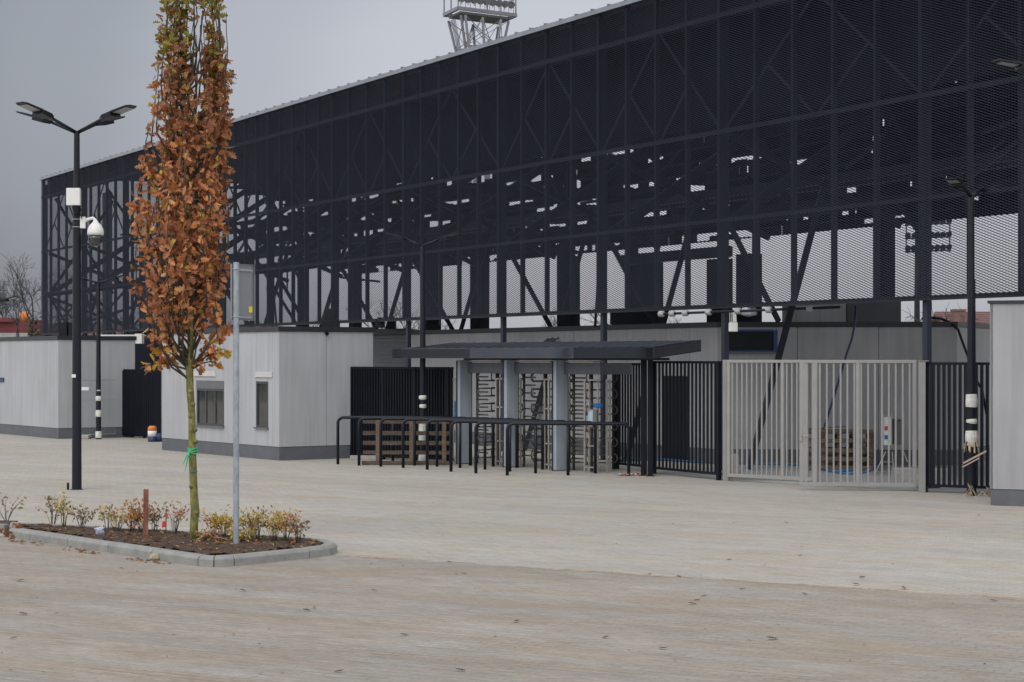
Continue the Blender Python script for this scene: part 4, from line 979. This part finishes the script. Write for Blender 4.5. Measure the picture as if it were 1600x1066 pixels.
# ------------------------------------------------------------ the stand
ST = thing('stadium_stand', 'huge dark stand behind a black expanded metal screen', 'grandstand', FP(58, 5))
C = [29.8, 35.4, 41.0, 45.3, 49.6, 54.5, 58.9, 63.5, 68.0, 72.5, 77.0, 82.0, 87.4]
NB = [5, 5, 4, 4, 5, 4, 5, 5, 5, 5, 5, 5]
h0, h1, h2, h3, h4 = 3.48, 5.34, 7.23, 9.71, 10.50
def vbox(b, t, D0, D1, wd_, za, zc): p = FP(t, D0, za); b.obox(p-fa*wd_/2, fa*wd_, fn*(D1-D0), Z*(zc-za))
for t in C:
    b = MB(); vbox(b, t, .12, .23, .13, 0, h4-.2); vbox(b, t, .05, .36, .3, 0, .02); b.build('column', M['anthracite'], ST)
for bi in range(12):
    b = MB()
    for k in range(NB[bi]):
        t = C[bi]+(C[bi+1]-C[bi])*k/NB[bi]
        vbox(b, t, 0, .11 if k else .12, .07 if k else .10, h0+.0, h4)
    if bi == 11: vbox(b, C[12], 0, .12, .12, h0, h4)
    b.build('mullions', M['anthracite'], ST)
for hgt, wd_, nm in ((h0+.03, .09, 'bottom_rail'), (h1, .07, 'girt'), (h2, .09, 'girt'), (h3, .10, 'girt')):
    b = MB(); A, B = FP(C[0], -.005, hgt-wd_/2), FP(C[-1], -.005, hgt-wd_/2); b.obox(A, B-A, fn*(-.045 if hgt > 4 else .10), Z*wd_); b.build(nm, M['anthracite'], ST)
# solid fascia band behind the mesh, inner dark wall
b = MB(); A, B = FP(C[0], .34, h3), FP(C[-1]+.35, .34, h3); b.obox(A, B-A, fn*.05, Z*(h4-h3+.05)); b.build('fascia_panel', M['interior2'], ST)
b = MB()
for t, hh_ in ((79.0, 10.0), (55.2, 10.06), (65.3, 10.0), (44.4, 10.08), (37, 10.0)): p = FP(t, .30, hh_); b.obox(p, fa*.5, fn*.03, Z*.1)
b.build('vent_slot', M['black'], ST)
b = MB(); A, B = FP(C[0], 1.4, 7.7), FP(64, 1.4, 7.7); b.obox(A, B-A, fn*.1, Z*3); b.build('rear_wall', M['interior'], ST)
# roof and light metal edge
b = MB(); A, B = FP(C[0]-.2, .42, 10.56), FP(C[-1], .42, 10.56)
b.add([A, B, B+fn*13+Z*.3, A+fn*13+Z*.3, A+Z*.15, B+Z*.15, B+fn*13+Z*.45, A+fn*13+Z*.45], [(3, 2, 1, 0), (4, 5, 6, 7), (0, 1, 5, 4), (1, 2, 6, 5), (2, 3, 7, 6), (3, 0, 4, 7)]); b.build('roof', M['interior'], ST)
b = MB(); A, B = FP(C[0]-.2, -.10, 10.505), FP(C[-1]+.12, -.10, 10.505); b.obox(A, B-A, fn*.5, Z*.11)
n = int((B-A).length/.73)
for k in range(n): p = A.lerp(B, (k+.5)/n); b.obox(p-fn*.02+Z*.11, fa*.05, fn*.3, Z*.035)
b.build('roof_edge', M['roof_edge'], ST)
# diagonal lattice (inner layer)
for bi in range(12):
    ta, tb = C[bi], C[bi+1]; tm = (ta+tb)/2; b = MB()
    for (t0_, z0_, t1_, z1_) in ((tm, h3, ta, h2), (tm, h3, tb, h2), ((ta+tm)/2, (h2+h3)/2, tm, h2), ((tb+tm)/2, (h2+h3)/2, tm, h2)):
        b.seg(FP(t0_, .12, z0_), FP(t1_, .12, z1_), .035, .055)
    b.build('lattice_brace', M['anthracite'], ST)
# expanded metal mesh
def mesh_panel(t0_, t1_, z0_, z1_):
    A = FP(t0_, -.06); Lm = (t1_-t0_)*1.144; nc = max(1, round(Lm/.146)); cw = Lm/nc; nr = max(1, round((z1_-z0_)/.049)); chh = (z1_-z0_)/nr
    ii, jj = np.meshgrid(np.arange(nc*2), np.arange(nr*2), indexing='ij'); ii = ii.ravel(); jj = jj.ravel()
    # lattice nodes at (i*cw/2, j*ch/2) with i+j even ; strands between (i,j)->(i+1,j+1) or (i,j+1)->(i+1,j)
    ev = (ii+jj) % 2 == 0
    s0 = ii*cw/2; s1 = (ii+1)*cw/2; za = np.where(ev, jj, jj+1)*chh/2; zb2 = np.where(ev, jj+1, jj)*chh/2
    hz, dp = .0064, .0075
    def pt(s, z, sg):
        P = np.empty((len(s), 3)); P[:, 0] = A.x+fa.x*s+fn.x*dp*sg; P[:, 1] = A.y+fa.y*s+fn.y*dp*sg; P[:, 2] = z0_+z+hz*sg; return P
    V = np.stack([pt(s0, za, -1), pt(s1, zb2, -1), pt(s1, zb2, 1), pt(s0, za, 1)], 1).reshape(-1, 3)
    n = len(ii); me = bpy.data.meshes.new('mesh_screen'); me.vertices.add(4*n); me.vertices.foreach_set('co', V.ravel().astype(np.float32))
    me.loops.add(4*n); me.loops.foreach_set('vertex_index', np.arange(4*n, dtype=np.int32)); me.polygons.add(n); me.polygons.foreach_set('loop_start', np.arange(0, 4*n, 4, dtype=np.int32))
    me.update(calc_edges=True); me.materials.append(M['mesh'])
    o = bpy.data.objects.new('mesh_screen', me); scene.collection.objects.link(o); o.parent = ST; o.matrix_parent_inverse = Matrix.Translation(-Vector(ST.location))
for bi in range(12):
    for z0_, z1_ in ((h0+.05, h2), (h2, h4)): mesh_panel(C[bi], C[bi+1], z0_, z1_)
# structural frames behind
r = random.Random(12)
for k, t in enumerate(C):
    if k < 2: continue
    b = MB()
    b.seg(FP(t, .8, 0), FP(t, 2.9, 6.4), .12, .22)
    b.seg(FP(t, .3, 5.25), FP(t, 1.6, 3.2), .08, .10)
    if k % 2: b.seg(FP(t+.3, .3, 5.3), FP(t+1.8, 1.2, 3.2), .06, .08)
    b.build('raking_strut', M['steel_dark'], ST)
    b = MB(); b.seg(FP(t, .3, 5.3), FP(t, 7.5, 9.9), .14, .22); b.seg(FP(t, .3, 7.2), FP(t, 5, 5.4), .10, .14); b.seg(FP(t, .3, 5.3), FP(t, 9, 6.6), .14, .2)
    b.seg(FP(t, 3, 10.3), FP(t, 5.5, 6.8), .08, .1)
    vbox(b, t, 5.4, 5.6, .12, 0 if t > 66 else 6.3, 8.6 if k % 2 else 6.8)
    b.build('frame_beam', M['steel_dark'], ST)
for D, hgt, s_ in ((2.9, 6.35, .2), (5.5, 6.6, .2), (9, 6.6, .25)):
    b = MB(); b.seg(FP(C[0], D, hgt), FP(C[-1], D, hgt), s_*.7, s_); b.build('long_beam', M['steel_dark'], ST)
# end gable bracing (left end bays are open)
b = MB()
for (Da, za, Db, zc) in ((0, 3.5, 5.5, 5.3), (0, 5.3, 3, 9.7), (3, 5.4, .3, 9.7), (0, 5.2, 5.5, 3.2), (5.5, 5.3, 9, 9.9), (9, 5.5, 5.5, 9.9)):
    b.seg(FP(C[-1], Da+.3, za), FP(C[-1], Db+.3, zc), .08, .12)
for bi in (9, 10, 11):
    b.seg(FP(C[bi], .25, 3.5), FP(C[bi+1], .25, 5.3), .06, .08); b.seg(FP(C[bi+1], .25, 3.5), FP(C[bi], .25, 5.3), .06, .08)
    b.seg(FP(C[bi], 5.5, 3.5), FP(C[bi+1], 5.5, 6.8), .08, .1); b.seg(FP(C[bi], 9, 10), FP(C[bi+1], 9, 6.8), .08, .1)
b.build('end_bracing', M['steel_dark'], ST)
# seating terrace underside: rows of steps with gaps of daylight
for i in range(13):
    D = 1.9+.78*i; hgt = 8.75-.195*i; b = MB(); t = C[0]
    tend = 80.5 if i > 3 else 71
    tt = t
    while tt < tend:
        e_ = min(tt+r.uniform(.3, 1.6), tend); pr_ = 1 if i < 2 or tt < 45 else (.93 if tt < 54 else .74 if tt < 66 else .55)
        if r.random() < pr_: b.obox(FP(tt, D, hgt+r.uniform(0, .03)), FP(e_, D)-FP(tt, D), fn*r.choice([.74, .74, .6]), Z*r.uniform(.06, .13))
        tt = e_
    while t < tend:
        ln = r.uniform(.12, .62); e_ = min(t+ln, tend); op = r.random() < (0 if i < 2 or (t < 50 and i < 5) else .10 if t < 46 else (.34+(.25 if t > 55 else 0))*(.5+.9*math.sin(t*.9+i*1.7)))
        z2 = r.uniform(.0, .2) if op else .40
        b.obox(FP(t, D+.70, hgt-.24), FP(e_, D)-FP(t, D), fn*.06, Z*z2)
        t = e_+(r.uniform(.03, .12) if r.random() < (.3 if t > 48 else .05) else -.002)
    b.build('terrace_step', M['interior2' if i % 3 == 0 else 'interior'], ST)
# stair cores and dark silhouettes on the concourse
def core(x0, x1, ytop, D, m='interior2'):
    A_ = 27.19*3000*(1+D/23.77)
    ta = A_/(x0+867); tb = A_/(x1+867)       # depth Y of both ends on the plane parallel to the facade
    Pa = Vector((wx(x0, ta), ta, 0)); Pb = Vector((wx(x1, tb), tb, 0)); zt_ = wz(ytop, (ta+tb)/2)
    Pm = Pa.lerp(Pb, .5); b = MB(); b.obox(Pa, Pm-Pa, fn*max(.12, (x1-x0)*.5*Pa.y/F*.95), Z*zt_); b.build('stair_core', M[m], ST)
for x0, x1, yt in ((468, 484, 405), (545, 567, 405), (657, 692, 392), (735, 767, 385), (870, 893, 380), (890, 908, 400), (976, 1000, 366), (984, 1010, 407), (1006, 1040, 408), (1104, 1150, 404), (1175, 1190, 345), (1150, 1196, 396), (1364, 1404, 322), (160, 176, 300), (222, 240, 390), (300, 315, 380), (340, 352, 380)):
    core(x0, x1, yt, 6.5 if x0 % 2 else 6.2)
b = MB(); b.seg(FP(52, 5.6, 5.2), FP(47.5, 5.6, 5.2), .2, .28); b.build('concourse_beam', M['steel_dark'], ST)
for k in range(60):   # pipes and hangers under the terrace
    t = r.uniform(31, 62) if k < 34 else r.uniform(62, 84); D = r.uniform(1, 6); z = r.uniform(5.6, 7.6) if k < 34 else r.uniform(5.4, 9.2)
    b = MB(); b.seg(FP(t, D, z), FP(t+r.uniform(-1.4, 1.4), D+r.uniform(-.5, 1.5), z+r.uniform(-1.1, .9)), .06, .08); b.build('service_pipe', M['steel_dark'], ST)

# ------------------------------------------------------------ floodlight mast
MT = thing('floodlight_mast', 'tall pale lattice floodlight mast rising behind the stand roof', 'floodlight mast', (-2, 129, 0))
zA = 25.2; q0 = Vector((wx(716, 125), 125, 0)); q1 = Vector((wx(806, 127.6), 127.6, 0)); q2 = Vector((wx(694, 127.5), 127.5, 0)); q3 = q2+(q1-q0)
mm = mat('mast_steel', (.19, .19, .225), .5, .15, 1)
b = MB()
for P, Q in ((q0, q1), (q0, q2), (q2, q3), (q1, q3)): b.seg(P+Z*zA, Q+Z*zA, .2, .22)
b.prism(inset([(p.x, p.y) for p in (q0, q1, q3, q2)], .25), zA-.26, zA-.12); b.build('platform', mm, MT)
b = MB(); cc = (q0+q3)/2
tops = [q0.lerp(q3, .06), q1.lerp(q2, .10), q3.lerp(q0, .06), q2.lerp(q1, .06), q0.lerp(q1, .12), q0.lerp(q1, .42), q0.lerp(q1, .74), q2.lerp(q3, .5)]
bots = [cc+(p-cc)*.32 for p in tops[:4]]+[q0.lerp(q1, .30), q0.lerp(q1, .50), q0.lerp(q1, .52), cc]
for P, Q in zip(tops, bots): b.tube([Vector((P.x, P.y, zA-.4)), Vector((Q.x, Q.y, 19)), Vector(((Q.x-cc.x)*.8+cc.x, (Q.y-cc.y)*.8+cc.y, 0))], [.09, .09, .12], 6)
b.build('legs', mm, MT)
b = MB()
for i in range(len(tops)):
    for j in range(i):
        for k in range(3):
            f1 = k/3; f2 = (k+1)/3
            pa = tops[i].lerp(bots[i], f1); pb = tops[j].lerp(bots[j], f2); za = zA-.4-(zA-19.4)*f1; zc = zA-.4-(zA-19.4)*f2
            if (i+j) % 2: b.tube([Vector((pa.x, pa.y, za)), Vector((pb.x, pb.y, zc))], .03, 4)
            elif k: pb = tops[j].lerp(bots[j], f1); b.tube([Vector((pa.x, pa.y, za)), Vector((pb.x, pb.y, za))], .025, 4)
for k in range(5):
    pa = tops[3].lerp(tops[0], .2+k*.08); pb = bots[3].lerp(bots[0], .2+k*.08); b.tube([Vector((pa.x, pa.y, zA-.4)), Vector((pb.x, pb.y, 19))], .03, 4)
b.build('bracing', mm, MT)
b = MB()
for P in (q0, q1, q2, q3, q0.lerp(q1, .5), q0.lerp(q2, .5)): b.tube([P+Z*zA, P+Z*(zA+4)], .05, 5)
for z in (1.1, 2.2, 3.3):
    for P, Q in ((q0, q1), (q0, q2), (q1, q3)): b.tube([P+Z*(zA+z), Q+Z*(zA+z)], .04, 5)
for k in range(12): P = q0.lerp(q1, (k+.5)/12); b.tube([P+Z*zA, P+Z*(zA+3.3)], .025, 4)
b.build('railing', mm, MT)
lm = mat('lamp_glass', (.16, .165, .18), .2, .3, 5)
for row in range(3):
    for k in range(9):
        c = q0.lerp(q1, (k+.6)/9.4)+Z*(zA+.62+row*1.15)-Vector((0, .25, 0)); dd_ = Vector((-.15+.06*k, -.9, -.45)).normalized(); b = MB()
        b.tube([c-dd_*.25, c-dd_*.1, c+dd_*.1], [.09, .20, .25], 12); b.seg(c+Z*-.38, c, .05, .05); b.build('floodlight', lm, MT, False)

# ------------------------------------------------------------ distance: trees, houses
def bare_tree(x, Y, h, seed, label, spread=.55, lev=5, r0=.2, weep=False, name='bare_tree'):
    r = random.Random(seed); X = wx(x, Y); T = thing(name, label, 'tree', (X, Y, 0), 'bare winter trees in the distance'); lev = lev+1 if h > 9 else lev; tk = MB(); tw = MB()
    def grow(p, d, ln, rad, l):
        n = 3; pts_ = [p]; q = p
        for i in range(n):
            d = (d+rv(r, .22)+Vector((0, 0, -.12 if weep and l < lev-1 else .05))).normalized(); q = q+d*ln/n; pts_.append(q)
        mb = tk if l >= lev-1 else tw
        mb.tube(pts_, [rad*(1-.4*i/n) for i in range(n+1)], 5 if l >= lev-1 else 3, False)
        if l <= 0: return
        for k in range(3 if l > 1 else 4):
            nd = (d+rv(r, spread*1.5)+Vector((0, 0, .1 if not weep else -.1))).normalized(); grow(pts_[r.choice([2, 3, 3])], nd, ln*r.uniform(.6, .82), rad*.58, l-1)
    grow(Vector((X, Y, 0)), Vector((r.uniform(-.1, .1), 0, 1)), h*.3, r0, lev)
    tk.build('trunk', M['far_bark'], T); tw.build('crown', M['far_bark'], T)
TL_ = [(46, 110, 9.6, 'gnarled bare tree left of the stand corner'), (6, 125, 9.8, 'bare tree at the left photo edge, leaning branches'), (95, 130, 7.5, None), (215, 120, 7, None), (160, 140, 7, None), (430, 130, 6, None), (596, 120, 6.5, None), (625, 125, 7, None), (672, 130, 6, None), (985, 110, 7.5, 'bare tree seen through the mesh left of the canopy end'), (880, 120, 6, None), (1000, 115, 6, None), (500, 140, 6, None)]
for i, (x, Y, h, lb) in enumerate(TL_): bare_tree(x, Y, h, 60+i, lb or 'small bare tree far off, seen through the mesh screen', lev=5, r0=.16)
bare_tree(1496, 75, 6.2, 91, 'weeping bare tree in front of the red roofed house', .5, 5, .14, True)
bare_tree(1538, 70, 4.5, 95, 'small bare shrubby tree by the red roofed house', .5, 4, .10)
# far floodlight bank seen through the mesh beside the thick column
Yp = 115; T = thing('floodlight_bank', 'distant dark floodlight bank seen through the mesh beside the thick column', 'floodlights', (wx(1434, Yp), Yp, 0))
b = MB(); X = wx(1434, Yp); b.tube([(X, Yp+.2, 0), (X, Yp+.2, wz(338, Yp))], [.22, .12], 8); b.build('pole', M['steel_dark'], T)
b = MB()
for y in (349, 370, 391): b.seg(PX(1414, y+3, Yp), PX(1486, y, Yp-.4), .08, .10)
for x in (1416, 1450, 1484): b.seg(PX(x, 394, Yp), PX(x, 344, Yp), .06, .06)
b.build('rack', M['steel_dark'], T)
r = random.Random(31)
for y in (347, 368, 388):
    for k in range(8):
        c = PX(1419+k*9, y-(k*.3), Yp-.3); b = MB(); dd_ = Vector((r.uniform(-.5, .5), -.9, -.3)).normalized()
        b.tube([c-dd_*.2, c, c+dd_*.1], [.07, .15, .19], 9); b.seg(c-Z*.2, c, .05, .05); b.build('floodlight', M['steel_dark'], T)
# hedge / bushes far left
def bush(x, Y, w_, h_, seed, label, m='bush_far', n=900):
    r = random.Random(seed); b = MB(); X = wx(x, Y)
    for k in range(n):
        a = r.uniform(0, 6.28); q = r.random()**.4; e_ = r.uniform(0, 1)
        p = Vector((X+math.cos(a)*w_*q*math.sqrt(1-e_*e_*.8), Y+math.sin(a)*w_*q*.6, h_*e_*q+.1)); add_leaf(b, p, rv(r), rv(r), .3, .16, (0, 0, 0), True)
    T = thing('bush', label, 'bush', (X, Y, 0)); b.tint = []; b.build('foliage', M[m], T)
    b = MB(); b.tube([(X, Y, 0), (X, Y, h_*.5)], [.08, .03], 6); b.build('stem', M['far_bark'], T)
bush(58, 100, 1.1, 4.6, 1, 'dark evergreen bush beside the left stand corner')
bush(1545, 78, 1.0, 2.4, 2, 'olive bush below the red roofed house', 'grass', 600)
bush(585, 110, 1.8, 4.0, 3, 'bush seen through the mesh behind the louvred block'); bush(760, 110, 2.2, 3.9, 4, 'wide low bush far behind the stand, seen through the mesh')
# far left red building and tiled house
T = thing('red_building', 'low dark red building far away at the left edge', 'building', (wx(10, 120), 120, 0))
Y = 120; b = MB(); b.box(wx(-160, Y), Y, 0, wx(45, Y), Y+8, wz(503, Y)); b.build('wall', M['red_clad'], T); b = MB(); b.box(wx(-160, Y), Y-.3, wz(503, Y), wx(22, Y), Y+8, wz(497, Y)); b.build('roof', M['red_clad'], T)
b = MB(); b.box(wx(-160, Y), Y-2, 0, wx(58, Y), Y-.5, wz(521, Y)); tag(b.build('garden_wall', M['concrete']), 'pale low wall before the far red building', 'wall')
b = MB(); b.lathe(PX(38, 503, 115), [(.05, 0), (.22, .06), (.30, .28), (.26, .5), (.08, .62)], 12); T2_ = tag(b.build('orange_ball', M['orange'], None, True), 'round orange ball above the far red building', 'ball')
def house(x0, x1, Y, yr, ye, label, chim=None, dep=8, wall='brick'):
    T = thing('house', label, 'house', (wx((x0+x1)/2, Y), Y, 0)); a, c = wx(x0, Y), wx(x1, Y); ze, zr = wz(ye, Y), wz(yr, Y+dep/2)
    b = MB(); b.box(a, Y, 0, c, Y+dep, ze); b.build('wall', M[wall], T)
    b = MB(); e_ = .3
    v = [(a-e_, Y-e_, ze-.1), (c+e_, Y-e_, ze-.1), (c+e_, Y+dep/2, zr), (a-e_, Y+dep/2, zr), (a-e_, Y+dep+e_, ze-.1), (c+e_, Y+dep+e_, ze-.1)]
    b.add(v+[(p[0], p[1], p[2]-.15) for p in v], [(0, 1, 2, 3), (3, 2, 5, 4), (6, 9, 8, 7), (9, 10, 11, 8), (0, 3, 9, 6), (3, 4, 10, 9), (1, 7, 8, 2), (2, 8, 11, 5), (0, 6, 7, 1), (4, 5, 11, 10)])
    rows = 18
    for k in range(rows):
        t = (k+.5)/rows; yy = Y-e_+(dep/2+e_)*t; zz = ze-.1+(zr-ze+.1)*t; b.seg((a-e_, yy, zz+.02), (c+e_, yy, zz+.02), .10, .05)
    b.build('roof', M['roof_tile'], T)
    b = MB(); b.box(a-e_, Y-e_-.08, ze-.25, c+e_, Y-e_+.02, ze-.08); b.build('gutter', M['frame'], T)
    for k in range(3):
        xw = a+(c-a)*(.2+.3*k); b = MB(); b.box(xw, Y-.05, ze*.35, xw+.9, Y+.02, ze*.8); b.build('window', M['frame'], T)
    if chim:
        b = MB(); b.box(wx(chim[0], Y+2), Y+2, ze, wx(chim[1], Y+2), Y+2.8, wz(chim[2], Y+2)); b.box(wx(chim[0]-1, Y+2), Y+1.95, wz(chim[2]+3, Y+2), wx(chim[1]+1, Y+2), Y+2.85, wz(chim[2], Y+2)); b.build('chimney', M['brick'], T)
house(1500, 1680, 90, 487, 541, 'brick house with red tiled roof seen beyond the right black fence', (1492, 1509, 483))
house(45, 190, 130, 506, 522, 'low house with dark tiled roof behind the left stand corner', None, 6)
house(215, 420, 140, 508, 524, 'distant brick house hidden behind the oak and the mesh', None, 6)
# far tree line as one mass
b = MB(); r = random.Random(77)
for k in range(5200):
    X = r.uniform(-120, 110); Y = 190+r.uniform(0, 25); h_ = 3.4+.9*math.sin(X*.21)+.7*math.sin(X*.63+1); z = h_*r.random()**.6
    add_leaf(b, Vector((X, Y, z)), rv(r), rv(r), 1.5, .8, (0, 0, 0), True)
b.tint = []; o = b.build('far_woodland', M['bush_far']); o['kind'] = 'stuff'; o['label'] = 'low band of woodland along the horizon'; o['category'] = 'woodland'
